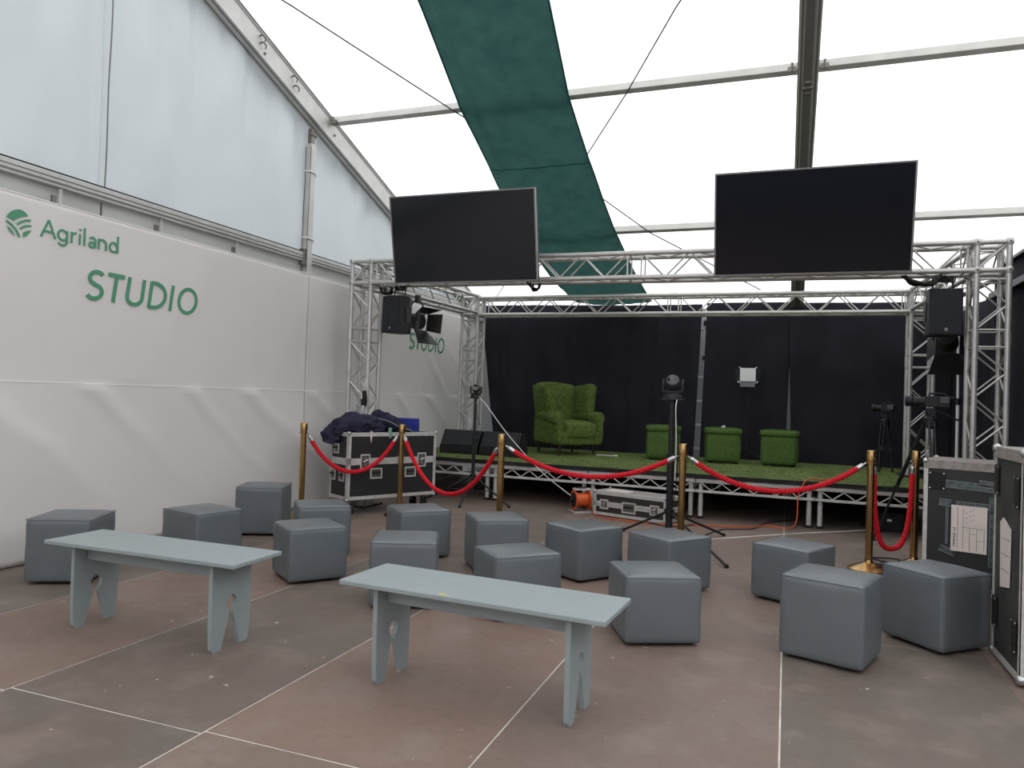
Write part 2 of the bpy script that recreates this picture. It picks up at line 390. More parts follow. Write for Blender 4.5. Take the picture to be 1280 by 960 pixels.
def brace(label, pts):
    mb = MB(); mb.tube(pts, .0075, 6); tag(mb.build('bracing_cable', 'grey_cable', smooth=60), label, 'cable')
def rp(x, y, off): return (x, y, roof_z(y) - off)
brace('thin steel bracing cable sloping down rightwards from the gable rafter', [rp(-4.9, 5.0, .06), rp(-4.43, 5.66, .06), rp(-3.40, 7.13, .112), rp(-2.18, 8.91, .05), rp(-1.72, 9.56, .112), rp(-.40, 11.25, .05)])
brace('thin steel bracing cable descending leftwards behind the green net', [rp(.02, 5.0, .06), rp(-.97, 6.29, .06), rp(-1.56, 7.13, .112), rp(-2.19, 8.05, .06), rp(-3.28, 9.56, .112), rp(-4.9, 11.8, .06)])

def post():
    t = thing('wall_post', 'aluminium tent post rising from the white banner to the rafter', 'post', (-5.045, 6.87, 0))
    MB().box((0, 0, 2.02), (.075, .09, 4.04)).build('upright', 'alu_tent', t, bevel=.006)
    mb = MB(); mb.box((0, .0, 4.12), (.05, .06, .18)); mb.cyl((.02, -.05, 4.14), (.02, .06, 4.14), .016, 8); mb.build('head_bracket', 'steel', t, bevel=.004)
    for z in (3.72, 2.98):
        mb = MB(); mb.tube([(-.03, -.055, z + .01), (.045, -.055, z + .004), (.045, .055, z - .006), (-.03, .055, z)], .009, 6); mb.box((.045, .055, z - .02), (.015, .015, .04)); mb.build('strap', 'white', t)
    for sx in (-.03, .038):
        mb = MB(); mb.tube([(sx, -.05 if sx > 0 else -.049, 4.0), (sx + .004, -.051, 3.6), (sx - .006, -.052, 3.1), (sx, -.05, 2.62)], .004, 5); mb.build('wire', 'grey_cable', t)
    mb = MB(); mb.box((.0, -.07, 2.78), (.06, .05, .16)); mb.box((.02, -.1, 2.7), (.05, .08, .05)); mb.build('rail_clamp', 'steel', t, bevel=.004)
post()
def rail(y0, y1, label):
    t = thing('wall_rail', label, 'rail', (-5.06, y0, 2.77))
    L = y1 - y0
    mb = MB(); mb.box((0, L / 2, 0), (.07, L, .10)); mb.build('bar', 'alu_tent', t, bevel=.006)
    mb = MB(); mb.box((.036, L / 2, -.022), (.006, L, .014)); mb.box((.036, L / 2, .012), (.006, L, .006)); mb.build('groove', 'alu_dark', t)
    mb = MB(); mb.box((.0, L / 2, .056), (.06, L, .01)); mb.build('gasket', 'rubber', t)
rail(-3, 6.82, 'long grey rail across the gable sheet, left of the post')
rail(6.925, YB, 'grey rail between tent post and stage truss')
HK = ['leftmost small hanger under the wall rail, above the green logo', 'middle small hanger under the wall rail', 'right small hanger under the wall rail, nearer the post']
for i, y in enumerate((3.90, 4.835, 5.765)):
    t = thing('rail_hanger', HK[i], 'bracket', (-5.05, y, 2.58), group='hangers under the wall rail')
    mb = MB(); mb.box((0, 0, .07), (.012, .03, .15)); mb.box((.012, 0, .01), (.02, .035, .03)); mb.build('strap', 'alu_tent', t)
    mb = MB(); mb.box((.012, -.06, .03), (.02, .035, .09)); mb.build('block', 'steel', t, bevel=.003)

# ------------------------------------------------------------------ printed wall banners
def ribbon(pts, w):
    P = [Vector((p[0], p[1], 0)) for p in pts]; n = len(P); L, R = [], []
    for i in range(n):
        a = P[max(i - 1, 0)]; b = P[min(i + 1, n - 1)]; tt = (b - a).normalized(); nn = Vector((-tt.y, tt.x, 0))
        if 0 < i < n - 1:
            t1 = (P[i] - P[i - 1]).normalized(); c = max(.5, tt.dot(t1)); k = (w if not isinstance(w, list) else w[i]) / 2 / c
        else: k = (w if not isinstance(w, list) else w[i]) / 2
        L.append(P[i] + nn * k); R.append(P[i] - nn * k)
    return [(p.x, p.y) for p in L], [(p.x, p.y) for p in R]
def arc(cx, cy, rx, ry, a0, a1, n=20): return [(cx + rx * math.cos(math.radians(a0 + (a1 - a0) * k / n)), cy + ry * math.sin(math.radians(a0 + (a1 - a0) * k / n))) for k in range(n + 1)]
def stroke_mesh(mb, pts, w, fr, T=0.002):
    q_ = [pts[0]]
    for p in pts[1:]:
        if math.hypot(p[0] - q_[-1][0], p[1] - q_[-1][1]) > 1e-5: q_.append(p)
    L, R = ribbon(q_, w); n = len(L); vs = []
    for h in (0, T): vs += [fr(*p, h) for p in L] + [fr(*p, h) for p in R]
    fs = []
    for i in range(n - 1):
        fs += [(i, i + 1, n + i + 1, n + i), (2 * n + i, 3 * n + i, 3 * n + i + 1, 2 * n + i + 1), (i, 2 * n + i, 2 * n + i + 1, i + 1), (n + i, n + i + 1, 3 * n + i + 1, 3 * n + i)]
    fs += [(0, n, 3 * n, 2 * n), (n - 1, 3 * n - 1, 4 * n - 1, 2 * n - 1)]
    mb.add(vs, fs)
# glyphs: unit cap height 1, widths relative; list of strokes
GL = {
 'S': (.56, [arc(.29, .745, .235, .215, 35, 270, 16)[0:15] + arc(.27, .27, .26, .235, 82, -145, 16)]),
 'T': (.56, [[(0, .955), (.56, .955)], [(.28, .95), (.28, 0)]]),
 'U': (.62, [[(.05, 1), (.05, .34)] + arc(.31, .31, .26, .27, 180, 360, 18) + [(.57, .34), (.57, 1)]]),
 'D': (.66, [[(.05, 0), (.05, 1)], [(.05, .955), (.2, .955)] + arc(.2, .5, .41, .455, 90, -90, 20) + [(.05, .045)]]),
 'I': (.10, [[(.05, 0), (.05, 1)]]),
 'O': (.78, [arc(.39, .5, .345, .47, 90, 450, 32)]),
 'A': (.86, [[(.03, 0), (.43, .97)], [(.43, .97), (.83, 0)], [(.18, .33), (.68, .33)]]),
 'g': (.56, [arc(.27, .32, .225, .275, 0, 360, 24), [(.5, .62), (.5, .05)] + arc(.27, -.02, .23, .22, 0, -150, 12)]),
 'r': (.33, [[(.05, 0), (.05, .64)], arc(.27, .34, .22, .26, 175, 75, 10)]),
 'i': (.10, [[(.05, 0), (.05, .62)], [(.05, .80), (.05, .92)]]),
 'l': (.10, [[(.05, 0), (.05, 1.03)]]),
 'a': (.50, [[(.44, 0), (.44, .40)] + arc(.25, .40, .19, .195, 0, 150, 10), arc(.22, .17, .17, .145, 0, 360, 18)]),
 'n': (.52, [[(.05, 0), (.05, .64)], [(.05, .30)] + arc(.26, .36, .21, .235, 170, 0, 12) + [(.47, 0)]]),
 'd': (.58, [arc(.27, .31, .225, .275, 0, 360, 24), [(.52, 0), (.52, 1.03)]]),
}
def lettering(name, places, base, cap, sw, fr, parent, shear=0.0, label=None):
    mb = MB()
    for ch, y0, y1 in places:
        w, strokes = GL[ch]; k = (y1 - y0) / w
        for si, st in enumerate(strokes):
            pts = [(y0 + x * k + shear * z * cap, base + z * cap) for x, z in st]
            stroke_mesh(mb, pts, sw, lambda a, b, h, si=si: fr(a, b, h + si * .0006))
    return mb.build(name, 'green_print', parent, label=label)
def wrinkle(y, z):
    d = 0.004 * wob(y * .8, z, 1.0, 4)
    # diagonal drape creases under the horizontal seam
    if z < 1.30:
        f = math.sin((y * 1.0 + (1.29 - z) * -1.35) * 6.5 + wob(y, z) * 1.2)
        d += 0.020 * max(0, f) ** 3 * math.exp(-((1.29 - z) / .55)) * (1 if z < 1.28 else 0)
        d += 0.02 * max(0, math.sin((y - (1.29 - z) * .9) * 2.1 + 1)) ** 4 * math.exp(-((z - .8) / .4) ** 2)
    else:
        d += 0.004 * max(0, math.sin((y - (z - 1.3) * .7) * 4.0 + 2)) ** 3
    return d
def banner(y0, y1, label, first):
    t = thing('wall_banner', label, 'banner', (XW, y0, 0))
    L = y1 - y0; top = 2.585
    mb = MB()
    def g(u, v):
        y = y0 + L * u; z = .01 + (top - .01) * v
        d = wrinkle(y, z) + (0.010 * math.exp(-((y - 6.86) / .04) ** 2))
        if not first: d += .018 * max(0, math.sin((y + z * 1.1) * 7)) ** 3 * max(0, min(1, (y - 9.2) / .8)) * max(0, 1 - abs(z - 1.6) / .5)
        return (d, y - y0, z)
    mb.grid(g, int(L * 26), 70); mb.build('cloth', 'banner', t, smooth=60, solid=.004)
    mb = MB()
    mb.tube([(g(k / 60, 1)[0] + .001, L * k / 60, top) for k in range(61)], .005, 6)
    mb.build('top_hem', 'seam', t)
    mb = MB()
    mb.tube([(g(k / 80, 1.288 / top)[0] + .002, L * k / 80, 1.292) for k in range(81)], .0035, 6)
    mb.build('seam', 'seam', t)
    off = 0.0 if first else 5.115
    fr = lambda a, b, h: (0.009 + h, a + off - y0, b)
    if first:
        lettering('name_lettering', [('A', 3.716, 3.834), ('g', 3.843, 3.931), ('r', 3.952, 3.998), ('i', 4.017, 4.035), ('l', 4.056, 4.074), ('a', 4.101, 4.168), ('n', 4.183, 4.262), ('d', 4.281, 4.369)], 2.328, .130, .0165, fr, t, label='green printed word Agriland')
        mb = MB()
        frl = lambda a, b, h: fr(a, b, h)
        dome = [(3.471, 2.407), (3.483, 2.433), (3.506, 2.456), (3.525, 2.467), (3.544, 2.474), (3.562, 2.477), (3.579, 2.475), (3.605, 2.463), (3.62, 2.445), (3.592, 2.437), (3.571, 2.428), (3.547, 2.412), (3.52, 2.391), (3.495, 2.401)]
        leaf2 = [(3.474, 2.347), (3.502, 2.333), (3.518, 2.312), (3.532, 2.288), (3.506, 2.306), (3.488, 2.324)]
        leaf = [(3.587, 2.321), (3.611, 2.34), (3.647, 2.352), (3.633, 2.327), (3.616, 2.306), (3.592, 2.293)]
        for poly in (dome, leaf, leaf2): mb.prism(poly, 0, .002, frl)
        for st in ([(3.468, 2.381), (3.504, 2.361), (3.537, 2.334), (3.555, 2.307), (3.565, 2.286)], [(3.545, 2.37), (3.564, 2.387), (3.586, 2.402), (3.615, 2.414), (3.641, 2.419)], [(3.568, 2.344), (3.585, 2.36), (3.609, 2.374), (3.645, 2.381)]):
            stroke_mesh(mb, [(p.x, p.y) for p in smoothpath([(a, b, 0) for a, b in st], 4)], .014, frl)
        mb.build('logo', 'green_print', t, label='round green logo of fields')
    lettering('word_lettering', [('S', 4.09, 4.235), ('T', 4.262, 4.415), ('U', 4.447, 4.62), ('D', 4.67, 4.855), ('I', 4.895, 4.925), ('O', 4.98, 5.205)], 1.938, .224, .032, fr, t, shear=.13, label='green printed word STUDIO')
banner(-3.0, 6.86, 'large white wall banner with green logo and two green words', True)
banner(6.862, 11.2, 'white wall banner beside the stage, its green word behind the hanging speaker', False)

# ------------------------------------------------------------------ black drapes behind the stage
def drape(label, yb, left, right, top, bot, freq, seed, amp=.022):
    # left/right: functions of z giving the edge x
    mb = MB()
    def g(u, v):
        z = bot + (top - bot) * v; x = left(z) + (right(z) - left(z)) * u
        ph = x * freq + .6 * wob(x, z, .7, seed)
        d = amp * (math.sin(ph) + .35 * math.sin(ph * 2.3 + seed)) * (.45 + .55 * (1 - v))
        return (x, yb + d, z + .012 * math.sin(x * 1.3 + seed) * (v > .98))
    w = abs(right(1) - left(1)); mb.grid(g, max(20, int(w * 46)), 24)
    tag(mb.build('black_drape', 'drape', smooth=60, solid=.006), label, 'curtain', 'black drapes behind the stage')
def ln(x0, z0, x1, z1): return lambda z: x0 + (x1 - x0) * (z - z0) / (z1 - z0)
drape('black drape at the left of the stage, behind the green armchair', 11.42, ln(-4.74, 2.04, -4.55, .64), ln(-1.235, 2.63, -1.30, .55), 2.81, .0, 15, 1)
drape('black drape behind the white light panel', 11.42, ln(-1.165, 2.63, -1.21, .55), ln(.025, 1.92, .0, .93), 2.81, .0, 9, 2.4, .016)
drape('black drape right of the thin slit, behind the small camera tripod', 11.40, ln(.024, 1.92, .062, .93), lambda z: 2.08, 2.81, .0, 7, 3.1, .02)

# ladder standing behind the gap between the two left drapes
t = thing('ladder', 'silver ladder seen in the slit between two black drapes', 'ladder', (-1.2, 11.62, 0))
for sx, nm in ((-.30, 0), (.012, 1)):
    mb = MB(); mb.box((sx, .0, 1.33), (.03, .07, 2.66)); mb.build('stile', 'white', t, bevel=.004)
for k in range(7):
    mb = MB(); mb.box((-.145, 0, .25 + k * .365), (.29, .05, .035)); mb.build('rung', 'white', t, bevel=.004)
mb = MB(); mb.box((.0, -.02, 2.0), (.05, .06, .06)); mb.build('clip', 'black', t); mb = MB(); mb.box((.0, -.02, 2.53), (.045, .06, .08)); mb.build('clip', 'black', t)
for sx in (-.30, .012):
    mb = MB(); mb.box((sx, 0, 2.69), (.036, .078, .09)); mb.build('end_cap', 'white', t, bevel=.01)

# ------------------------------------------------------------------ stage decks and turf
SZ = .50; SY0, SY1 = 8.60, 11.33
def deck(x0, x1, label, first=[None]):
    w = x1 - x0
    if first[0] is not None: return dup(first[0], (x0, SY0, 0), 0, label)
    t = thing('stage_deck', label, 'stage platform', (x0, SY0, 0), group='stage decks under the green turf')
    D = SY1 - SY0
    MB().box((w / 2, D / 2, SZ - .03), (w - .006, D - .01, .024)).build('board', 'wood_dark', t)
    mb = MB()
    for y in (.02, D - .02): mb.box((w / 2, y, SZ - .067), (w - .01, .035, .05))
    for x in (.02, w - .02): mb.box((x, D / 2, SZ - .067), (.035, D - .03, .05))
    mb.build('top_rail', 'galv', t, bevel=.004)
    mb = MB()
    for y in (.02, D - .02): mb.box((w / 2, y, .312), (w - .01, .035, .028))
    for x in (.02, w - .02): mb.box((x, D / 2, .312), (.035, D - .03, .028))
    mb.build('lower_rail', 'galv', t, bevel=.004)
    n = 10
    for y in (.02, D - .02):
        mb = MB()
        for k in range(n):
            xa, xb = .06 + (w - .12) * k / n, .06 + (w - .12) * (k + 1) / n
            za, zb = (.405, .325) if k % 2 == 0 else (.325, .405)
            mb.cyl((xa, y, za), (xb, y, zb), .0075, 6)
        mb.build('lattice', 'galv', t)
    mb = MB()
    for k, (a, b) in enumerate(((.06, .42), (.55, .80), (.9, w - .05))):
        mb.box(((a + b) / 2, -.004, SZ - .052), (b - a, .008, .05))
        for q in (.25, .4): mb.cyl((a + (b - a) * q, -.012, SZ - .045), (a + (b - a) * q, -.004, SZ - .045), .006, 6)
    mb.build('edge_plate', 'galv', t)
    for x in (.055, w - .055):
        for y in (.06, D - .06):
            mb = MB(); mb.cyl((x, y, 0.02), (x, y, SZ - .08), .026, 14); lg = mb.build('leg', 'galv', t, smooth=50)
            mb = MB(); mb.lathe([(.034, 0), (.034, .02), (.028, .03)], (x, y, 0), 14); mb.build('foot', 'rubber', lg)
    first[0] = t; return t
BX = [-4.71, -3.455, -2.2, -.945, .31, 1.565]
LB = ['leftmost stage deck, mostly behind the big flight case', 'second stage deck from the left, in front of the armchair', 'middle stage deck, above the long low flight case', 'stage deck above the loop of orange cable', 'rightmost stage deck, behind the two right rope posts']
for i in range(5): deck(BX[i], BX[i + 1] if i != 2 else BX[3], LB[i])

def blades(V, F, n, length, seed, tilt=.6, width=.0028):
    rg = np.random.default_rng(seed); V = np.asarray(V, float); tri = []
    for f in F:
        for k in range(1, len(f) - 1): tri.append((f[0], f[k], f[k + 1]))
    tri = np.array(tri); A, B, C = V[tri[:, 0]], V[tri[:, 1]], V[tri[:, 2]]
    N = np.cross(B - A, C - A); ar = np.linalg.norm(N, axis=1); N = N / np.maximum(ar, 1e-12)[:, None]
    idx = rg.choice(len(tri), n, p=ar / ar.sum()); r1 = np.sqrt(rg.random(n)); r2 = rg.random(n)
    P = A[idx] * (1 - r1)[:, None] + B[idx] * (r1 * (1 - r2))[:, None] + C[idx] * (r1 * r2)[:, None]
    D = N[idx] + tilt * rg.normal(size=(n, 3)); D /= np.linalg.norm(D, axis=1)[:, None]
    S = np.cross(D, rg.normal(size=(n, 3))); S /= np.linalg.norm(S, axis=1)[:, None]
    ln_ = length * (.6 + .6 * rg.random(n))
    bv = np.concatenate([P - S * width, P + S * width, P + D * ln_[:, None]], 0)
    bf = [(i, n + i, 2 * n + i) for i in range(n)]
    return bv, bf
def add_blades(o, n, length, seed=1, tilt=.6, width=.0028):
    dg = bpy.context.evaluated_depsgraph_get(); ev = o.evaluated_get(dg); me = ev.to_mesh()
    V = [tuple(v.co) for v in me.vertices]; F = [tuple(p.vertices) for p in me.polygons]; N = [tuple(p.normal) for p in me.polygons]
    ev.to_mesh_clear()
    bv, bf = blades(V, F, n, length, seed, tilt, width)
    allv = V + [tuple(x) for x in bv]; off = len(V)
    nm = bpy.data.meshes.new(o.data.name); nm.from_pydata(allv, [], F + [(a + off, b + off, c + off) for a, b, c in bf])
    for m in o.data.materials: nm.materials.append(m)
    nm.polygons.foreach_set('use_smooth', [True] * len(F) + [False] * len(bf))
    o.modifiers.clear(); o.data = nm
mb = MB()
mb.grid(lambda u, v: (-4.93 + 6.5 * u, 8.575 + 2.76 * v, SZ + .008 + .003 * wob(u * 9, v * 6)), 60, 26)
turf = mb.build('turf_carpet', ['turf_floor'], smooth=60)
add_blades(turf, 60000, .013, 3, .8, .003)
mb = MB(); mb.grid(lambda u, v: (-4.93 + 6.5 * u, 8.572 - .004 * wob(u * 30, v), SZ - .042 + .048 * v), 60, 1); mb.build('edge_band', 'rubber', turf, solid=.004, label='dark backing edge of the carpet')
tag(turf, 'artificial grass carpet covering the stage decks', 'artificial grass')

# ------------------------------------------------------------------ truss frame over the stage
S2 = .245 / 2; TR = .0245
FL = Vector((-4.60, 7.42, 0)); FRt = Vector((1.645, 7.57, 0)); BL = Vector((-4.42, 10.12, 0)); BRt = Vector((1.50, 10.12, 0))
ZT, ZB = 2.795, 2.55
truss = thing('truss_frame', 'silver box truss frame standing around the stage', 'truss', (FL.x, FL.y, 0))
def TW(p): return Vector(p) - Vector((FL.x, FL.y, 0))
def lattice(mb, p, q, offs, n, r=.0085, frames=()):
    # zigzag on the four faces between the four chord lines
    ax = (q - p)
    for fi in range(4):
        o1, o2 = offs[fi], offs[(fi + 1) % 4]
        for k in range(n):
            a, b = p + ax * (k / n), p + ax * ((k + 1) / n)
            u, v = (o1, o2) if (k + fi // 2) % 2 == 0 else (o2, o1)
            mb.cyl(a + u, b + v, r, 6)
        for fr_ in frames: mb.cyl(p + ax * fr_ + o1, p + ax * fr_ + o2, r, 6)
def beam(name, p, q, zc, joints=()):
    p = Vector((p.x, p.y, zc)); q = Vector((q.x, q.y, zc)); d = (q - p).normalized(); side = Vector((-d.y, d.x, 0)); up = Vector((0, 0, 1))
    p = p + d * S2; q = q - d * S2
    offs = [side * -S2 + up * S2, side * S2 + up * S2, side * S2 - up * S2, side * -S2 - up * S2]
    L = (q - p).length; mb = MB()
    segs = [0] + list(joints) + [1]
    for i in range(len(segs) - 1):
        a, b = p + (q - p) * segs[i], p + (q - p) * segs[i + 1]; dd = (b - a).normalized(); a2, b2 = a + dd * .07, b - dd * .07
        n = max(2, int(round((b2 - a2).length / .235)))
        lattice(mb, TW(a2), TW(b2), offs, n, frames=(0, 1))
    o = mb.build(name, 'alu', truss, smooth=50)
    for f in offs:
        mb = MB(); mb.cyl(TW(p + f), TW(q + f), TR, 14)
        for s_ in segs:
            c = p + (q - p) * s_ + f; mb.cyl(TW(c - d * .05), TW(c + d * .05), TR + .004, 14)
        mb.build('chord', 'alu', o, smooth=50)
    return o
zc = (ZT + ZB) / 2
beam('front_beam', FL, FRt, zc, (.5,)); beam('back_beam', BL, BRt, zc - .05, (.5,))
beam('side_beam', FL, BL, zc - .02, ()); beam('side_beam', FRt, BRt, zc - .02, ())
def column(c, base, zt, d):
    side = Vector((-d.y, d.x, 0)); offs = [d * -S2 - side * S2, d * S2 - side * S2, d * S2 + side * S2, d * -S2 + side * S2]
    mb = MB(); P = lambda z: TW(Vector((c.x, c.y, z)))
    zlow = zt - .245
    lattice(mb, P(zlow), P(zt), offs, 1, frames=())
    for f in range(4):
        for z in (zlow, zt): mb.cyl(P(z) + offs[f], P(z) + offs[(f + 1) % 4], TR * .95, 12)
    o = mb.build('column', 'alu', truss, smooth=50)
    for a, b in ((zlow - .52, zlow - .08), (base + .1, zlow - .67)):
        mb = MB(); n = max(2, int(round((b - a) / .235))); lattice(mb, P(a), P(b), offs, n, frames=(0, 1)); mb.build('lattice', 'alu', o, smooth=50)
    for f in offs:
        mb = MB(); mb.cyl(P(base + .02) + f, P(zt) + f, TR, 14)
        for z in (zlow - .595,): mb.cyl(P(z - .055) + f, P(z + .055) + f, TR + .004, 14)
        for z in (zlow, zt):
            mb.lathe([(.004, -.036), (.026, -.03), (.034, -.012), (.034, .012), (.026, .03), (.004, .036)], tuple(P(z) + f), 14)
        mb.build('chord', 'alu', o, smooth=50)
    mb = MB(); mb.box(tuple(P(base + .01)), (.40, .40, .02)); mb.build('base_plate', 'blackmetal', o, bevel=.003)
    mb = MB()
    for z in (zlow, zt):
        for f in offs: mb.cyl(P(z) + f + Vector((0, -.036, 0)), P(z) + f + Vector((0, -.033, 0)), .008, 8)
    mb.build('corner_bolts', 'blackmetal', o)
dfx = (FRt - FL).normalized()
column(FL, 0, ZT, dfx); column(FRt, 0, ZT, dfx)
column(BL, SZ + .012, ZT - .05, Vector((1, 0, 0))); column(BRt, SZ + .012, ZT - .05, Vector((1, 0, 0)))

# ------------------------------------------------------------------ screens
def tv(x, label):
    t = thing('television', label, 'screen', (x, 7.02, 2.48), group='two screens on the front truss')
    t.rotation_euler = (math.radians(12), 0, math.radians(0.4))
    W, H = 1.625, .915
    MB().box((0, .035, H / 2), (W, .05, H)).build('housing', 'black', t, bevel=.006)
    mb = MB(); b = .014
    for (cx, cz, sx, sz) in ((0, b / 2, W, b), (0, H - b / 2, W, b), (-W / 2 + b / 2, H / 2, b, H - 2 * b), (W / 2 - b / 2, H / 2, b, H - 2 * b)): mb.box((cx, .005, cz), (sx, .022, sz))
    mb.build('bezel', 'bezel', t)
    MB().box((0, .006, H / 2), (W - 2 * b, .012, H - 2 * b)).build('screen', 'screen', t)
    mb = MB(); mb.box((0, .09, H / 2 - .1), (.5, .06, .4)); mb.build('mount_plate', 'blackmetal', t, bevel=.005)
    for s_ in (-.2, .2):
        mb = MB(); mb.box((s_, .20, .21), (.05, .30, .22)); mb.box((s_, .08, .32), (.05, .06, .3)); mb.build('bracket', 'blackmetal', t, bevel=.005)
    return t
tA = tv(-3.188, 'wide black screen on the front truss, at the left by the green net')
tB = dup(tA, (.151, 7.02, 2.48), None, 'wide black screen on the front truss, at the right by the grey roof beam'); tB.rotation_euler = tA.rotation_euler

# ------------------------------------------------------------------ green shade net under the roof
def shade():
    t = thing('shade_net', 'long dark green shade net hung under the roof', 'shade cloth', (-2.7, 7.0, roof_z(7) - .1))
    YL = [2.0, 5.78, 7.03, 8.0, 9.42, 10.61, 11.36]; XL = [-3.0, -3.148, -3.311, -3.356, -3.466, -3.364, -3.23]
    XR = [-1.75, -1.98, -2.122, -2.147, -2.157, -2.08, -1.99]
    ox, oy, oz = t.location
    def g(u, v):
        y = YL[0] + (YL[-1] - YL[0]) * v; xl = float(np.interp(y, YL, XL)); xr = float(np.interp(y, YL, XR)); x = xl + (xr - xl) * u
        z = roof_z(y) - .145 - .05 * math.sin(u * PI) - .02 * math.sin(max(0, min(1, (y - 7.1) / 2.4)) * PI) + .012 * wob(u * 6, y * .6, 1.2, 3)
        z += .03 * math.exp(-((u - .0) / .03) ** 2) - .025 * math.exp(-((u - .12) / .03) ** 2) * (y < 8)
        if 8.0 < y < 9.5: z += .012 * math.sin(u * 34 + y * 3) * math.exp(-((y - 8.5) / .5) ** 2)
        z = min(z, roof_z(y) - .135) if y < 11 else z
        if abs(y - 7.13) < .2: z = min(z, roof_z(y) - .14)
        if abs(y - 9.56) < .25: z = min(z, roof_z(y) - .14)
        return (x - ox, y - oy, z - oz)
    mb = MB(); mb.grid(g, 44, 120); mb.build('net', 'shade', t, smooth=60)
    for u in (0, 1):
        mb = MB(); mb.tube([g(u, k / 80) for k in range(81)], .009, 6); mb.build('hem', 'shade_seam', t, smooth=60)
    v0 = (8.02 - YL[0]) / (YL[-1] - YL[0])
    mb = MB(); mb.tube([Vector(g(k / 24, v0 - .006 * math.sin(k / 24 * PI))) - Vector((0, 0, .006)) for k in range(25)], .006, 6); mb.build('cross_seam', 'shade_seam', t)
shade()

# ------------------------------------------------------------------ grey cube stools
def cube_stool(x, y, rz, w, d, h, label):
    t = thing('cube_stool', label, 'stool', (x, y, 0), math.radians(rz), 'grey vinyl cube stools')
    bm = bmesh.new(); bmesh.ops.create_cube(bm, size=1.0)
    bmesh.ops.subdivide_edges(bm, edges=bm.edges, cuts=11, use_grid_fill=True)
    z0 = .014; hh = h - z0 - .012
    sd = x * 3.7 + y
    R = .028
    for v in bm.verts:
        for k_ in range(3): v.co[k_] = math.copysign(.5 * (1 - (1 - min(1, abs(2 * v.co[k_]))) ** 1.9), v.co[k_])
        X, Y, Z = v.co.x * w, v.co.y * d, v.co.z * hh
        # round corners: clamp to inner box then push out
        ix, iy, iz = max(-w / 2 + R, min(w / 2 - R, X)), max(-d / 2 + R, min(d / 2 - R, Y)), max(-hh / 2 + R, min(hh / 2 - R, Z))
        dv_ = Vector((X - ix, Y - iy, Z - iz))
        if dv_.length > 1e-6: dv_ = dv_.normalized() * R
        p = Vector((ix, iy, iz)) + dv_
        if v.co.z > .49: p.z += .013 * (1 - (2 * v.co.x) ** 2) * (1 - (2 * v.co.y) ** 2)
        bul = .003 * (1 - (2 * v.co.z) ** 2)
        if abs(v.co.x) > .49: p.x += math.copysign(bul * (1 - (2 * v.co.y) ** 2), v.co.x)
        if abs(v.co.y) > .49: p.y += math.copysign(bul * (1 - (2 * v.co.x) ** 2), v.co.y)
        p += Vector((1, 1, .4)) * .0022 * wob(p.x * 14, p.z * 12 + p.y * 9, 1, sd)
        v.co = p + Vector((0, 0, z0 + hh / 2))
    me = bpy.data.meshes.new('upholstery'); bm.to_mesh(me); bm.free()
    me.polygons.foreach_set('use_smooth', [True] * len(me.polygons)); me.materials.append(MT['vinyl'])
    o = bpy.data.objects.new('upholstery', me); COL.objects.link(o); o.parent = t
    md = o.modifiers.new('subsurf', 'SUBSURF'); md.levels = 1; md.render_levels = 1
    mb = MB(); zz = h - .020; e = .0015
    a, b = w / 2 - e + .002, d / 2 - e + .002; r = .02
    pts = []
    for (cx, cy, a0) in ((a - r, b - r, 0), (-a + r, b - r, 90), (-a + r, -b + r, 180), (a - r, -b + r, 270)):
        pts += [(cx + r * math.cos(math.radians(a0 + k * 22.5)), cy + r * math.sin(math.radians(a0 + k * 22.5)), zz) for k in range(5)]
    mb.tube(pts, .002, 6, closed=True); mb.build('seam_piping', 'vinyl_seam', t, smooth=60)
    for sx in (-1, 1):
        for sy in (-1, 1):
            mb = MB(); mb.lathe([(.02, 0), (.024, .005), (.022, .03)], (sx * (w / 2 - .085), sy * (d / 2 - .085), 0), 12); mb.build('glide', 'rubber', t, smooth=40)
    return t
CUBES = [
 (-4.447, 3.631, 28.2, .395, .43, .433, 'grey cube stool at far left, behind the left end of the left bench'),
 (-4.047, 4.383, -12.2, .425, .40, .410, 'grey cube stool by the white wall, peeking over the middle of the left bench'),
 (-4.43, 5.545, 24.7, .408, .419, .444, 'grey cube stool against the white wall, below the leftmost brass post'),
 (-3.478, 5.066, -47.8, .423, .407, .413, 'grey cube stool half hidden, just in front of the big flight case'),
 (-3.105, 4.392, -36.6, .419, .411, .382, 'grey cube stool right of the left bench, standing in front of another stool'),
 (-2.224, 4.161, 24.8, .410, .420, .416, 'grey cube stool behind the left end of the right bench'),
 (-2.782, 5.397, -44.3, .425, .425, .394, 'grey cube stool in front of the second brass post'),
 (-2.053, 5.278, -54.0, .425, .408, .406, 'grey cube stool in front of the third brass post'),
 (-1.512, 4.256, -44.7, .37, .435, .391, 'grey cube stool behind the middle of the right bench'),
 (-1.386, 5.363, -34.3, .409, .430, .387, 'grey cube stool in front of the cable reel and low flight case'),
 (-.672, 4.179, -63.7, .408, .425, .385, 'grey cube stool beside the right end of the right bench'),
 (-.752, 5.313, -36.0, .419, .427, .388, 'grey cube stool in front of the fourth brass post and black light stand'),
 (.069, 5.403, -27.0, .408, .412, .387, 'grey cube stool below the sagging rope between fourth and fifth posts'),
 (.247, 4.259, -18.3, .416, .400, .444, 'front grey cube stool at right, hiding the base of the fifth brass post'),
 (.815, 4.78, -47.0, .398, .395, .434, 'rightmost grey cube stool, touching the tall scuffed flight case'),
]
for c in CUBES: cube_stool(*c)

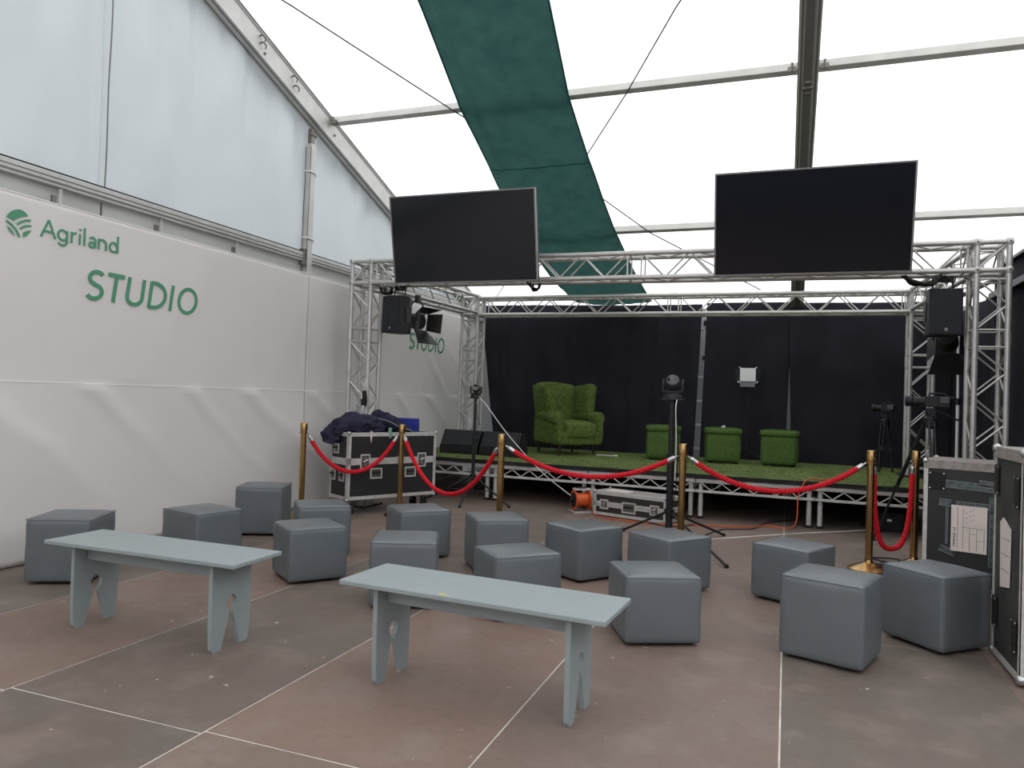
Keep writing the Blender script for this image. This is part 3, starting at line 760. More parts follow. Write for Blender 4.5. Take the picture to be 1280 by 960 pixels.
# ------------------------------------------------------------------ benches
def bench(x, y, rz, W, label, sticker):
    t = thing('bench', label, 'bench', (x, y, 0), math.radians(rz), 'grey painted benches')
    L, H, th = 1.235, .46, .022
    MB().box((0, 0, H - th / 2), (L, W, th)).build('seat_board', 'bench', t, bevel=.004)
    lw = .285
    def fr(a, b, h): return (h, a, b)
    for sx in (-1, 1):
        xc = sx * (L / 2 - .165); T = .022
        # half outlines mirrored: keyhole cut above an inverted V
        def half(s):
            o = [(0, H - th), (lw / 2, H - th), (lw / 2 - .003, .12), (lw / 2 - .010, .02), (lw / 2 - .022, 0), (.068, 0), (.016, .165)]
            circ = [(.019, .185)] + [(.036 * math.cos(math.radians(a)), .222 + .038 * math.sin(math.radians(a))) for a in (-45, -20, 5, 35, 65)] + [(0, .262)]
            return [(s * a, b) for a, b in o + circ]
        mb = MB(); mb.prism(half(1), xc - T / 2, xc + T / 2, fr); mb.prism(half(-1), xc - T / 2, xc + T / 2, fr)
        mb.build('leg', 'bench', t)
    mb = MB(); Lx = L - .33 - .02
    mb.prism([(-Lx / 2, H - th), (Lx / 2, H - th), (Lx / 2, H - th - .085), (-Lx / 2, H - th - .085)], -.012, .012, lambda a, b, h: (a, h - .05, b)); mb.build('apron', 'bench', t)
    if sticker:
        MB().box((-.1, -W / 2 + .02, H + .001), (.034, .014, .002)).build('sticker', 'tag', t, label='small yellow sticker')
    return t
bench(-3.053, 3.02, .7, .365, 'grey painted wooden bench at the left', False)
bench(-1.228, 3.008, -3.3, .385, 'grey painted wooden bench in front, with a small yellow sticker', True)

# ------------------------------------------------------------------ rope posts and ropes
HP = .97
POSTS = [(-4.568, 6.287), (-3.84, 7.0), (-2.372, 6.161), (-.784, 6.168), (.654, 6.654), (1.025, 6.99)]
PL = ['leftmost brass rope post, close to the white wall', 'brass rope post in front of the big flight case', 'brass rope post left of the armchair, third from the left', 'brass rope post beside the black light stand', 'brass rope post with its domed base visible behind the front stool', 'rightmost brass rope post, beside the taped flight case']
def rope_post():
    t = thing('rope_post', '', 'rope barrier post', (0, 0, 0), group='brass rope posts')
    MB().lathe([(.155, 0), (.16, .006), (.158, .016), (.12, .035), (.07, .052), (.035, .066), (.03, .085)], n=40).build('base', 'brass', t, smooth=35)
    MB().lathe([(.029, .08), (.029, HP - .06)], n=24).build('tube', 'brass', t, smooth=40)
    MB().lathe([(.031, HP - .085), (.036, HP - .08), (.036, HP - .012), (.033, HP - .003), (.025, HP)], n=24).build('cap', 'brass', t, smooth=40)
    mb = MB(); mb.lathe([(.03, HP - .105), (.043, HP - .102), (.043, HP - .095), (.03, HP - .092)], n=24); mb.build('ring', 'brass', t, smooth=40)
    return t
p0 = rope_post()
for i, (x, y) in enumerate(POSTS):
    p = p0 if i == 0 else dup(p0, (x, y, 0))
    p.location = (x, y, 0); p['label'] = PL[i]
def rope(a, b, zlow, label):
    A = Vector((a[0], a[1], HP - .10)); B = Vector((b[0], b[1], HP - .10)); d = B - A; L = d.length; d.normalize()
    A2, B2 = A + d * .037, B - d * .037
    t = thing('barrier_rope', label, 'rope', tuple((A + B) / 2 + Vector((0, 0, zlow - A.z))), group='red barrier ropes')
    o = Vector(t.location)
    sag = A.z - zlow; span = (B2 - A2).length; end = .095
    # catenary
    def solve():
        lo, hi = .02, 50
        for _ in range(80):
            m = (lo + hi) / 2
            if m * (math.cosh(min(span / 2 / m, 40)) - 1) > sag: lo = m
            else: hi = m
        return lo
    k = solve(); N = 160
    # sample uniformly in arc length
    smax = k * math.sinh(span / 2 / k); pts = []
    for i in range(N + 1):
        s = -smax + 2 * smax * i / N; x = k * math.asinh(s / k); z = zlow + k * (math.cosh(x / k) - 1)
        q = A2 + (B2 - A2) * ((x + span / 2) / span); pts.append(Vector((q.x, q.y, z)) - o)
    if sag > span:                                       # stiff rope in a narrow gap hangs as a U
        raw = []
        for i in range(601):
            a_ = PI + PI * i / 600; cx, sn = math.cos(a_), math.sin(a_)
            q = A2 + (B2 - A2) * (.5 + .5 * math.copysign(abs(cx) ** .72, cx)); raw.append(Vector((q.x, q.y, A.z - sag * abs(sn) ** .72)) - o)
        cum = [0.0]
        for i in range(600): cum.append(cum[-1] + (raw[i + 1] - raw[i]).length)
        pts = [Vector([float(np.interp(cum[-1] * i / N, cum, [p[k_] for p in raw])) for k_ in range(3)]) for i in range(N + 1)]; smax = cum[-1] / 2
    tot = 2 * smax; ne = max(3, int(N * end / tot))
    core = pts[ne:N - ne + 1]
    # three-strand twisted rope
    mb = MB(); r = .0165; pitch = .085; acc = 0.0
    fr_t = []
    for st in range(3):
        path = []; acc = 0
        for i, p in enumerate(core):
            if i: acc += (core[i] - core[i - 1]).length
            tt = (core[min(i + 1, len(core) - 1)] - core[max(i - 1, 0)]).normalized(); side = Vector((-d.y, d.x, 0)); up = side.cross(tt).normalized()
            ang = 2 * PI * (acc / pitch + st / 3); path.append(p + (side * math.cos(ang) + up * math.sin(ang)) * .0118)
        # refine path
        mb.tube(smoothpath(path, 3), .0112, 8)
    mb.build('cord', 'rope', t, smooth=70)
    for seq in (pts[:ne + 2], pts[N - ne - 1:][::-1]):
        mb = MB(); n = len(seq); mb.tube(seq[max(0, n // 3):], [.013] * 1 + [.02] * (len(seq[max(0, n // 3):]) - 1), 12)
        mb.tube(seq[:max(2, n // 3 + 1)], .0065, 8)
        mb.build('end_hook', 'chrome', t, smooth=50, label='chrome snap end')
RL = ['red rope sagging before the left face of the big flight case', 'deep red rope loop between second and third posts', 'red rope below the armchair, between third and fourth posts', 'red rope below the grass cubes, between fourth and fifth posts', 'narrow U-shaped red rope between the two right posts']
for i, zl in enumerate((.47, .335, .645, .61, .165)): rope(POSTS[i], POSTS[i + 1], zl, RL[i])

# ------------------------------------------------------------------ flight cases
def trim_box(mb, w, d, z0, z1, tw=.032, th=.004, mids=()):
    for sx in (-1, 1):
        for sy in (-1, 1):
            mb.box((sx * (w / 2 - tw / 2 + th), sy * (d / 2 + th / 2), (z0 + z1) / 2), (tw, th, z1 - z0)); mb.box((sx * (w / 2 + th / 2), sy * (d / 2 - tw / 2 + th), (z0 + z1) / 2), (th, tw, z1 - z0))
    for z in (z0 + tw / 2, z1 - tw / 2) + tuple(mids):
        for sy in (-1, 1): mb.box((0, sy * (d / 2 + th / 2), z), (w + 2 * th, th, tw))
        for sx in (-1, 1): mb.box((sx * (w / 2 + th / 2), 0, z), (th, d + 2 * th, tw))
    for sy in (-1, 1): mb.box((0, sy * (d / 2 - tw / 2), z1 + th / 2), (w, tw, th))
    for sx in (-1, 1): mb.box((sx * (w / 2 - tw / 2), 0, z1 + th / 2), (tw, d, th))
def balls(t, w, d, zs, r=.028):
    for z in zs:
        for sx in (-1, 1):
            for sy in (-1, 1):
                mb = MB(); mb.lathe([(r * math.cos(math.radians(a)) + 1e-4, r * math.sin(math.radians(a))) for a in range(-90, 91, 18)], (sx * (w / 2 - .006), sy * (d / 2 - .006), z), 14); mb.build('ball_corner', 'chrome', t, smooth=60)
def dish(t, c, n, w, h, kind='handle'):
    # recessed fitting on a face: n = outward normal (unit, axis aligned), w along face, h vertical
    n = Vector(n); s = Vector((-n.y, n.x, 0)); c = Vector(c)
    R = Matrix((s, n, Vector((0, 0, 1)))).transposed()
    mb = MB()
    for (a, b, ww, hh) in ((0, h / 2 - .008, w, .016), (0, -h / 2 + .008, w, .016), (-w / 2 + .008, 0, .016, h), (w / 2 - .008, 0, .016, h)):
        mb.box(c + s * a + Vector((0, 0, b)) + n * .005, (ww, .01, hh), R=R)
    o = mb.build(kind, 'case_trim', t, bevel=.003)
    mb = MB(); mb.box(c + n * .002, (w - .03, .006, h - .03), R=R); mb.build('dish', 'steel', o)
    mb = MB()
    if kind == 'handle': mb.tube([c + s * (-w * .3) + n * .014 + Vector((0, 0, .01)), c + s * (w * .3) + n * .014 + Vector((0, 0, .01))], .011, 8)
    else: mb.tube([c + s * (-w * .25) + n * .012, c + s * (w * .25) + n * .012 + Vector((0, 0, .02))], .009, 8); mb.box(c + n * .01, (.03, .012, h * .6), R=R)
    mb.build('grip' if kind == 'handle' else 'latch_bar', 'rubber' if kind == 'handle' else 'chrome', o)
def casters(t, w, d, z):
    for sx in (-1, 1):
        for sy in (-1, 1):
            c = Vector((sx * (w / 2 - .09), sy * (d / 2 - .08), 0)); mb = MB()
            mb.box(c + Vector((0, 0, z - .006)), (.1, .09, .012)); mb.box(c + Vector((-.025, 0, z - .05)), (.006, .05, .09)); mb.box(c + Vector((.025, 0, z - .05)), (.006, .05, .09))
            o = mb.build('caster', 'steel', t)
            mb = MB(); mb.cyl(c + Vector((-.018, .0, .052)), c + Vector((.018, .0, .052)), .052, 18); mb.build('wheel', 'rubber', o, smooth=40)

# big case with the jackets: near corner (-4.29,6.68); long side runs right-back
def big_case():
    a = math.atan2(1.0, .52); ux = Vector((math.cos(a), math.sin(a), 0)); uy = Vector((-math.sin(a), math.cos(a), 0))
    w, d = 1.13, .37
    c = Vector((-4.29, 6.68, 0)) + ux * w / 2 + uy * d / 2
    t = thing('flight_case', 'big black flight case on wheels carrying the navy jacket', 'flight case', tuple(c), a)
    z0, z1 = .16, .865
    MB().box((0, 0, (z0 + z1) / 2), (w - .004, d - .004, z1 - z0)).build('body', 'case', t, bevel=.004)
    mb = MB(); trim_box(mb, w, d, z0, z1, .036, .004, (z0 + .385, z0 + .42)); mb.build('edge_trim', 'case_trim', t)
    balls(t, w, d, (z0, z1), .02); casters(t, w, d, z0)
    yf = -d / 2
    for x in (-.36, .37): dish(t, (x, yf, z0 + .40), (0, -1, 0), .12, .16, 'latch')
    dish(t, (.07, yf, z0 + .405), (0, -1, 0), .06, .09, 'latch')
    for x in (-.22, .22): dish(t, (x, yf, z0 + .27), (0, -1, 0), .15, .115, 'handle')
    xl = -w / 2
    dish(t, (xl, .06, z0 + .53), (-1, 0, 0), .11, .11, 'handle')
    for y in (-.07, .12): dish(t, (xl, y, z0 + .25), (-1, 0, 0), .11, .12, 'handle')
    return t, ux, uy, c, w, d, z1
bc, ux, uy, bcc, bw, bd, bz = big_case()

def heap(name, path, radii, squash, seed, zfloor, amp=.045):
    # a draped garment: lumpy mass along a path, flattened onto the surface it lies on
    mb = MB(); pts = smoothpath(path, 6); n = len(pts); K = 40; vs = []; fs = []
    for i, p in enumerate(pts):
        t_ = (pts[min(i + 1, n - 1)] - pts[max(i - 1, 0)]).normalized(); side = Vector((-t_.y, t_.x, 0)).normalized(); up = Vector((0, 0, 1))
        r = float(np.interp(i / (n - 1), np.linspace(0, 1, len(radii)), radii))
        for k in range(K):
            a = 2 * PI * k / K
            f = 1 + amp * 8 * (.5 * math.sin(3 * a + i * .35 + seed) + .35 * math.sin(7 * a - i * .5 + seed * 2) + .3 * math.sin(i * .9 + 2 * a + seed) + .2 * math.sin(11 * a + i * 1.3)) * .35
            q = p + side * math.cos(a) * r * f * squash[0] + up * math.sin(a) * r * f * squash[1]
            q.z = max(q.z, zfloor(q)); vs.append(q)
    for i in range(n - 1):
        for k in range(K): fs.append((i * K + k, i * K + (k + 1) % K, (i + 1) * K + (k + 1) % K, (i + 1) * K + k))
    fs.append(tuple(range(K))[::-1]); fs.append(tuple((n - 1) * K + k for k in range(K)))
    return mb.add(vs, fs)
def on_case(lx, ly, z): return bcc + ux * lx + uy * ly + Vector((0, 0, z))
def over_case(q):
    r = q - bcc; lx, ly = r.dot(ux), r.dot(uy)
    return bz + .006 if (abs(lx) < bw / 2 + .004 and abs(ly) < bd / 2 + .004) else -9
jk = thing('jacket', 'crumpled navy jacket heaped on the left end of the big flight case', 'jacket', tuple(on_case(-.36, 0, bz + .006)))
oj = Vector(jk.location)
m1 = heap('j', [on_case(-.60, .10, bz - .02), on_case(-.56, .08, bz + .05), on_case(-.42, .02, bz + .075), on_case(-.22, -.02, bz + .07), on_case(-.02, .0, bz + .04)], [.03, .10, .145, .13, .04], (1.15, .95), .5, over_case)
m1.v = [tuple(Vector(v) - oj) for v in m1.v]; m1.build('body', 'navy', jk, smooth=80, subsurf=1)
m1 = heap('s', [on_case(-.52, .08, bz + .07), on_case(-.61, .08, bz + .0), on_case(-.63, .07, bz - .08)], [.09, .10, .06], (1.5, .9), 2.5, lambda q: -9)
m1.v = [tuple(Vector(v) - oj) for v in m1.v]; m1.build('sleeve', 'navy', jk, smooth=80, subsurf=1)
bg_ = thing('rucksack', 'dark navy rucksack lying behind the jacket on the big flight case', 'bag', tuple(on_case(.12, .04, bz + .006)))
ob = Vector(bg_.location)
m1 = heap('b', [on_case(-.17, .06, bz + .10), on_case(-.08, .06, bz + .13), on_case(.06, .04, bz + .10), on_case(.2, 0, bz + .05), on_case(.30, -.03, bz + .02)], [.05, .105, .10, .06, .02], (1.2, 1.05), 4.1, over_case, .022)
m1.v = [tuple(Vector(v) - ob) for v in m1.v]; m1.build('body', 'navy', bg_, smooth=80, subsurf=1)
mb = MB(); mb.tube([Vector(p) - ob for p in smoothpath([on_case(-.14, -.07, bz + .15), on_case(-.02, -.09, bz + .12), on_case(.12, -.10, bz + .06), on_case(.27, -.12, bz + .02)], 6)], .008, 6); mb.build('zip', 'zip', bg_)
mb = MB(); mb.box(on_case(-.06, -.19, bz - .02) - ob, (.025, .025, .07)); mb.box(on_case(-.06, -.185, bz + .03) - ob, (.03, .03, .05)); mb.build('tag', 'mint', bg_, bevel=.004)
mb = MB(); mb.prism([(-.012, 0), (.012, 0), (.016, .05), (.002, .13), (-.012, .06)], 0, .003, lambda a, b, h: on_case(-.30 + a, -bd / 2 - .006 - h, bz + .02 - b) - on_case(0, 0, 0)); pt = mb.build('paper_tag', 'paper'); pt.location = on_case(0, 0, 0)
tag(pt, 'torn pale paper tag hanging on the front of the big flight case', 'tag')
mb = MB(); Rb = Matrix.Rotation(a0 := .03, 3, 'Z')
bx = thing('plastic_tray', 'blue tray behind the navy rucksack on the big flight case', 'tray', tuple(on_case(.28, .10, bz + .006)), 0.06)
mb.box((0, .03, .07), (.40, .02, .14)); mb.box((0, -.0, .008), (.40, .08, .014)); mb.box((-.195, 0, .05), (.014, .08, .1)); mb.box((.195, 0, .05), (.014, .08, .1)); mb.build('shell', 'blue', bx, bevel=.004)
mb = MB(); mb.tube([(-.2, .03, .142), (.2, .03, .142)], .006, 6); mb.build('rim', 'blue', bx)

def crumple(o, strength, size):
    tx = bpy.data.textures.new('folds', 'CLOUDS'); tx.noise_scale = size; tx.noise_depth = 2
    md = o.modifiers.new('folds', 'DISPLACE'); md.texture = tx; md.strength = strength; md.mid_level = .5; md.texture_coords = 'LOCAL'
for r_ in (jk, bg_):
    for ch in r_.children:
        if ch.name.split('.')[0] in ('body', 'sleeve'):
            ch.modifiers['subsurf'].levels = 2; ch.modifiers['subsurf'].render_levels = 2; crumple(ch, .055, .075); crumple(ch, .018, .03)
# low case under the stage edge
def low_case():
    a = math.atan2(-.27, .88); ux_ = Vector((math.cos(a), math.sin(a), 0)); uy_ = Vector((-ux_.y, ux_.x, 0)); w, d = .89, .36
    c = Vector((-2.02, 8.22, 0)) + ux_ * w / 2 + uy_ * d / 2
    t = thing('flight_case', 'long low black flight case lying in front of the stage edge', 'flight case', tuple(c), a)
    z0, z1 = .012, .275
    MB().box((0, 0, (z0 + z1) / 2), (w - .004, d - .004, z1 - z0)).build('body', 'case_brown', t, bevel=.004)
    mb = MB(); trim_box(mb, w, d, z0, z1, .034, .004, (z0 + .115, z0 + .14)); mb.build('edge_trim', 'case_trim', t)
    MB().box((0, 0, z1 + .001), (w - .07, d - .07, .004)).build('lid_panel', 'case_lid', t)
    MB().box((-.22, 0, z1 + .0045), (.30, .16, .002)).build('lid_label', 'paper', t, label='white paper on the lid')
    balls(t, w, d, (z0 + .012, z1), .018)
    for x in (-.31, .31): dish(t, (x, -d / 2, z0 + .125), (0, -1, 0), .11, .11, 'latch')
    dish(t, (0, -d / 2, z0 + .115), (0, -1, 0), .17, .12, 'handle')
    for x in (-.3, .3):
        for y in (-.12, .12): MB().cyl((x, y, 0), (x, y, .014), .02, 10).build('foot', 'rubber', t)
low_case()

def reel():
    t = thing('cable_reel', 'orange cable reel beside the low flight case', 'cable reel', (-2.21, 8.36, 0), .62)
    mb = MB()
    for x in (-.085, .085): mb.lathe([(.03, -.006), (.105, -.006), (.118, -.004), (.118, .004), (.105, .006), (.03, .006)], (x, 0, .14), 28, axis='x')
    mb.build('drum', 'orange', t, smooth=40)
    mb = MB(); prof = []
    for k in range(13): prof += [(.078 + .006 * (k % 2), -.075 + k * .0125)]
    mb.lathe(prof, (0, 0, .14), 28, axis='x'); mb.build('wound_cable', 'orange', t, smooth=60)
    mb = MB(); mb.cyl((-.13, 0, .14), (.12, 0, .14), .018, 10); mb.lathe([(.02, -.002), (.088, -.001), (.088, .006), (.02, .008)], (-.096, 0, .14), 22, axis='x'); mb.build('hub', 'black', t, smooth=40)
    mb = MB(); mb.tube(smoothpath([(-.11, -.10, .008), (-.11, .0, .012), (-.11, .10, .008)], 4), .008, 6); mb.tube([(.11, -.10, .008), (.11, .1, .008)], .008, 6)
    mb.tube([(.11, -.10, .008), (.11, -.04, .25), (.11, .04, .25), (.11, .1, .008)], .008, 6)
    mb.box((.01, 0, .262), (.20, .09, .02)); mb.box((0, -.10, .01), (.22, .025, .02)); mb.build('stand', 'galv', t)
    mb = MB(); mb.box((0, 0, .278), (.12, .04, .014)); mb.build('grip', 'black', t, bevel=.004)
reel()

# taped case on the right
def right_case():
    a = math.radians(-18); w, d = .62, .5
    ux_ = Vector((math.cos(a), math.sin(a), 0)); uy_ = Vector((-ux_.y, ux_.x, 0)); c = Vector((.985, 6.32, 0)) + ux_ * w / 2 + uy_ * d / 2
    t = thing('flight_case', 'black taped flight case with a white form, behind the rightmost stool', 'flight case', tuple(c), a)
    z0, z1 = .015, .92
    MB().box((0, 0, (z0 + z1) / 2), (w - .004, d - .004, z1 - z0)).build('body', 'case', t, bevel=.004)
    mb = MB(); trim_box(mb, w, d, z0, z1, .03, .004); mb.build('edge_trim', 'case_trim', t)
    mb = MB(); mb.box((0, 0, z1 + .012), (w + .012, d + .012, .022)); mb.box((0, -d / 2 - .003, z1 - .02), (w + .012, .008, .045)); lid = mb.build('lid', 'case_lid', t, bevel=.004)
    balls(t, w, d, (z0 + .02, z1 + .012), .022)
    yf = -d / 2 - .001
    mb = MB(); mb.box((-w / 2 + .085, yf - .004, z1 - .13), (.11, .01, .13)); o = mb.build('hinge_plate', 'rubber', t, bevel=.003)
    mb = MB()
    for x in (-.045, .045):
        for z in (-.055, .055): mb.cyl((-w / 2 + .085 + x, yf - .012, z1 - .13 + z), (-w / 2 + .085 + x, yf - .006, z1 - .13 + z), .006, 8)
    mb.build('rivet', 'chrome', o)
    def strip(x0, z0_, x1, z1_, hw):
        mb = MB(); p = Vector((x0, 0, z0_)); q = Vector((x1, 0, z1_)); dd = (q - p).normalized(); nn = Vector((-dd.z, 0, dd.x)) * hw
        vs = [p + nn, q + nn, q - nn, p - nn]; mb.add([(v.x, yf - .0035, v.z) for v in vs], [(0, 1, 2, 3)], 0); mb.add([(v.x, yf - .001, v.z) for v in vs], [(3, 2, 1, 0)], 0)
        for s_ in (-1, 1): mb.tube([(p.x + nn.x * s_, yf - .004, p.z + nn.z * s_), (q.x + nn.x * s_, yf - .004, q.z + nn.z * s_)], .0018, 5, 1)
        mb.build('tape', ['tape', 'tape_edge'], t)
    strip(-w / 2 + .10, .775, w / 2 - .02, .755, .026); strip(.04, .795, w / 2 - .03, .77, .022)
    strip(-w / 2 + .10, .635, -w / 2 + .18, .63, .024); strip(-.10, .632, .12, .628, .018); strip(.14, .70, .14, .20, .03); strip(-.155, .60, -.155, .33, .006); strip(.11, .60, .22, .60, .03); strip(-.2, .30, -.10, .265, .02)
    mb = MB(); mb.box((-.015, yf - .006, .455), (.225, .003, .335)); pp = mb.build('form', 'paper', t, label='white printed form')
    mb = MB()
    for x, za, zb in ((-.085, .31, .61), (-.05, .31, .60), (-.01, .30, .47), (.035, .30, .46), (.08, .31, .46)): mb.box((x, yf - .0082, (za + zb) / 2), (.0018, .001, zb - za))
    for z, xa, xb in ((.465, -.06, .085), (.38, .035, .085), (.42, -.01, .03)): mb.box(((xa + xb) / 2, yf - .0082, z), (xb - xa, .001, .0018))
    for k in range(9): mb.box((-.03 + .02 * (k % 3), yf - .0082, .50 + .012 * k), (.004, .001, .009))
    # sideways heading letters, reading upwards
    F5 = {'P': ['1110', '1001', '1110', '1000', '1000'], 'R': ['1110', '1001', '1110', '1010', '1001'], 'O': ['0110', '1001', '1001', '1001', '0110'], 'F': ['1111', '1000', '1110', '1000', '1000'], 'I': ['0110', '0110', '0110', '0110', '0110'], 'L': ['1000', '1000', '1000', '1000', '1111'], 'E': ['1111', '1000', '1110', '1000', '1111'], 'T': ['1111', '0110', '0110', '0110', '0110'], ' ': ['0000'] * 5}
    u = .0030
    for i, ch in enumerate('PROFILE LT'):
        for r_, row in enumerate(F5[ch]):
            for c_, b_ in enumerate(row):
                if b_ == '1': mb.box((-.112 + r_ * u, yf - .0082, .325 + (i * 5 + c_) * u * .92), (u, .001, u))
    mb.build('print', 'ink', pp)
    return t
right_case()

def tall_case():
    x0, y0, y1, w = 1.075, 4.185, 4.70, .62; d = y1 - y0
    t = thing('flight_case', 'tall scuffed black flight case cut by the right edge of the picture', 'flight case', (x0 + w / 2, (y0 + y1) / 2, 0))
    z0, z1 = .02, 1.10
    MB().box((0, 0, (z0 + z1) / 2), (w - .004, d - .004, z1 - z0)).build('body', 'case_scuff', t, bevel=.004)
    mb = MB(); trim_box(mb, w, d, z0, z1, .034, .004); mb.build('edge_trim', 'case_trim', t)
    mb = MB(); mb.box((0, 0, z1 + .014), (w + .012, d + .012, .026)); mb.box((-w / 2 - .003, 0, z1 - .015), (.008, d + .012, .04)); mb.build('lid', 'case_lid', t, bevel=.004)
    balls(t, w, d, (z0 + .014, z1 + .014), .026)
    xl = -w / 2 - .002
    for z, y in ((.92, -.17), (.95, .2), (.25, .2), (.22, -.17)):
        mb = MB(); mb.box((xl - .004, y, z), (.01, .07, .16)); o = mb.build('hinge_plate', 'rubber', t, bevel=.003)
        mb = MB()
        for yy in (-.03, .03):
            for zz in (-.07, .07): mb.cyl((xl - .012, y + yy, z + zz), (xl - .006, y + yy, z + zz), .006, 8)
        mb.build('rivet', 'chrome', o)
    mb = MB(); mb.prism([(-.07, .43), (.10, .40), (.12, .735), (.06, .765), (-.08, .72)], 0, .003, lambda a, b, h: (xl - .001 - h, a, b)); pp = mb.build('form', 'paper', t, label='torn white paper form')
    mb = MB()
    for z in (.5, .58, .66): mb.box((xl - .005, .01, z), (.001, .14, .002))
    mb.build('print', 'ink', pp)
tall_case()

# ------------------------------------------------------------------ turf furniture on the stage
TZ = SZ + .01
def subd(parent, name, verts_fn, cuts=5, mat_='turf_chair', n_bl=1500, seed=1, bl=.014, level=1):
    bm = bmesh.new(); bmesh.ops.create_cube(bm, size=2.0); bmesh.ops.subdivide_edges(bm, edges=bm.edges, cuts=cuts, use_grid_fill=True)
    for v in bm.verts: v.co = Vector(verts_fn(v.co.x, v.co.y, v.co.z))
    bmesh.ops.recalc_face_normals(bm, faces=bm.faces)
    me = bpy.data.meshes.new(name); bm.to_mesh(me); bm.free(); me.materials.append(MT[mat_])
    o = bpy.data.objects.new(name, me); COL.objects.link(o); o.parent = parent
    md = o.modifiers.new('s', 'SUBSURF'); md.levels = level; md.render_levels = level
    add_blades(o, n_bl, bl, seed, .7, .0026); return o
def rbox(c, h, R):
    def f(x, y, z):
        X, Y, Z = x * h[0], y * h[1], z * h[2]
        i = [max(-h[k] + R, min(h[k] - R, q)) for k, q in enumerate((X, Y, Z))]; d = Vector((X - i[0], Y - i[1], Z - i[2]))
        if d.length > 1e-6: d = d.normalized() * R
        return (c[0] + i[0] + d.x, c[1] + i[1] + d.y, c[2] + i[2] + d.z)
    return f
def tube_part(parent, name, pts, rad, n_bl, seed):
    mb = MB(); P = smoothpath(pts, 5)
    rs = [float(np.interp(i / (len(P) - 1), np.linspace(0, 1, len(rad)), rad)) for i in range(len(P))]
    d0 = (P[0] - P[1]).normalized(); d1 = (P[-1] - P[-2]).normalized()
    P = [P[0] + d0 * rs[0] * .45] + [P[0] + d0 * rs[0] * .3] + P + [P[-1] + d1 * rs[-1] * .3, P[-1] + d1 * rs[-1] * .45]; rs = [rs[0] * .3, rs[0] * .75] + rs + [rs[-1] * .75, rs[-1] * .3]
    mb.tube(P, rs, 16); o = mb.build(name, 'turf_chair', parent, smooth=80); add_blades(o, n_bl, .014, seed, .7, .0026); return o
def armchair():
    t = thing('wing_armchair', 'wingback armchair covered in green artificial grass, on the stage', 'armchair', (-2.99, 10.38, TZ), math.radians(51.0))
    # local: -Y front, +X the chair's side away from the wall
    subd(t, 'base', rbox((0, -.03, .24), (.385, .35, .105), .035), n_bl=3800, seed=11)
    def cush(x, y, z):
        p = rbox((0, -.10, .345), (.287, .31, .125), .075)(x, y, z); q = max(0, min(1, (-p[1] - .24) / .05)); return (p[0] * (1 + .0 * q), p[1], p[2] + .03 * (1 - x * x) * (1 - y * y) * (z > 0))
    subd(t, 'seat_cushion', cush, n_bl=2600, seed=12)
    def back(x, y, z):
        zt = .36 + .68 * (z + 1) / 2 * (1 + .045 * math.cos(x * PI) * (z > 0)); q = rbox((0, 0, 0), (.335, .075, .5), .05)(x, y, z)
        f = (zt - .36) / .68
        return (q[0] * (1 + .05 * f), .25 + q[1] + .10 * f, .36 + (q[2] + .5) * .665 * (1 + .02 * math.cos(x * 2.6 + .5) * max(0, (f - .6) / .4)))
    subd(t, 'backrest', back, n_bl=4200, seed=13)
    for s in (-1, 1):
        def wing(x, y, z, s=s):
            f = (z + 1) / 2
            dep = .40 - .10 * f + .05 * math.sin(f * PI)
            yy = .27 + .08 * f - dep * (1 - y) / 2
            return (s * (.325 + .035 * f) + x * .045, yy, .46 + (.52 + .03 * (1 - y) / 2) * f)
        subd(t, 'wing', wing, n_bl=2600, seed=14 + s)
        # rolled front edge of the wing flaring out at the top
        tube_part(t, 'wing_roll', [(s * .335, -.09, .50), (s * .345, -.07, .66), (s * .365, -.04, .86), (s * .39, .0, .965)], [.07, .074, .084, .105], 2200, 20 + s)
        tube_part(t, 'arm', [(s * .335, .22, .535), (s * .345, 0, .54), (s * .365, -.18, .53), (s * .375, -.28, .52)], [.075, .08, .09, .098], 2400, 24 + s)
        subd(t, 'arm_panel', rbox((s * .345, -.04, .36), (.06, .32, .20), .03), n_bl=2600, seed=28 + s)
        for yy in (-.25, .26):
            mb = MB(); mb.tube([(s * .29, yy, .15), (s * .295, yy * 1.03, .08), (s * .30, yy * 1.06, 0)], [.026, .020, .013], 12); mb.build('leg', 'wood_dark', t, smooth=50)
armchair()
def turf_cube(x, y, rz, label):
    t = thing('turf_stool', label, 'stool', (x, y, TZ), rz, 'grass covered cubes on the stage')
    subd(t, 'body', rbox((0, 0, .215), (.225, .225, .205), .045), mat_='turf', n_bl=6000, seed=41, bl=.014)
    subd(t, 'lid', rbox((0, 0, .43), (.236, .236, .042), .035), mat_='turf', n_bl=3500, seed=42, bl=.016)
    for sx in (-1, 1):
        for sy in (-1, 1):
            MB().cyl((sx * .16, sy * .16, 0), (sx * .16, sy * .16, .03), .02, 10).build('foot', 'rubber', t)
    return t
g0 = turf_cube(-1.60, 10.42, .13, 'grass covered cube behind the black light stand')
dup(g0, (-.81, 10.50, TZ), .16, 'grass covered cube in the middle, beside the ladder')
dup(g0, (-.075, 10.56, TZ), -.10, 'rightmost grass covered cube')
# a small white cap left on the middle cube, white clip on the stage by the chair
mb = MB(); mb.box((0, 0, .012), (.05, .03, .02)); mb.box((.01, 0, .028), (.02, .02, .014)); o = mb.build('white_clip', 'white', bevel=.004); o.location = (-.80, 10.42, TZ + .475); tag(o, 'tiny white clip on top of the middle grass cube', 'clip')
mb = MB(); mb.tube(smoothpath([(0, 0, .008), (.08, .03, .008), (.18, .0, .008), (.25, .05, .008)], 5), .008, 6); mb.box((.27, .05, .012), (.05, .03, .024)); o = mb.build('stage_cable', 'white_cable'); o.location = (-2.52, 10.30, TZ + .005); tag(o, 'short pale plug cable on the turf beside the armchair', 'cable')

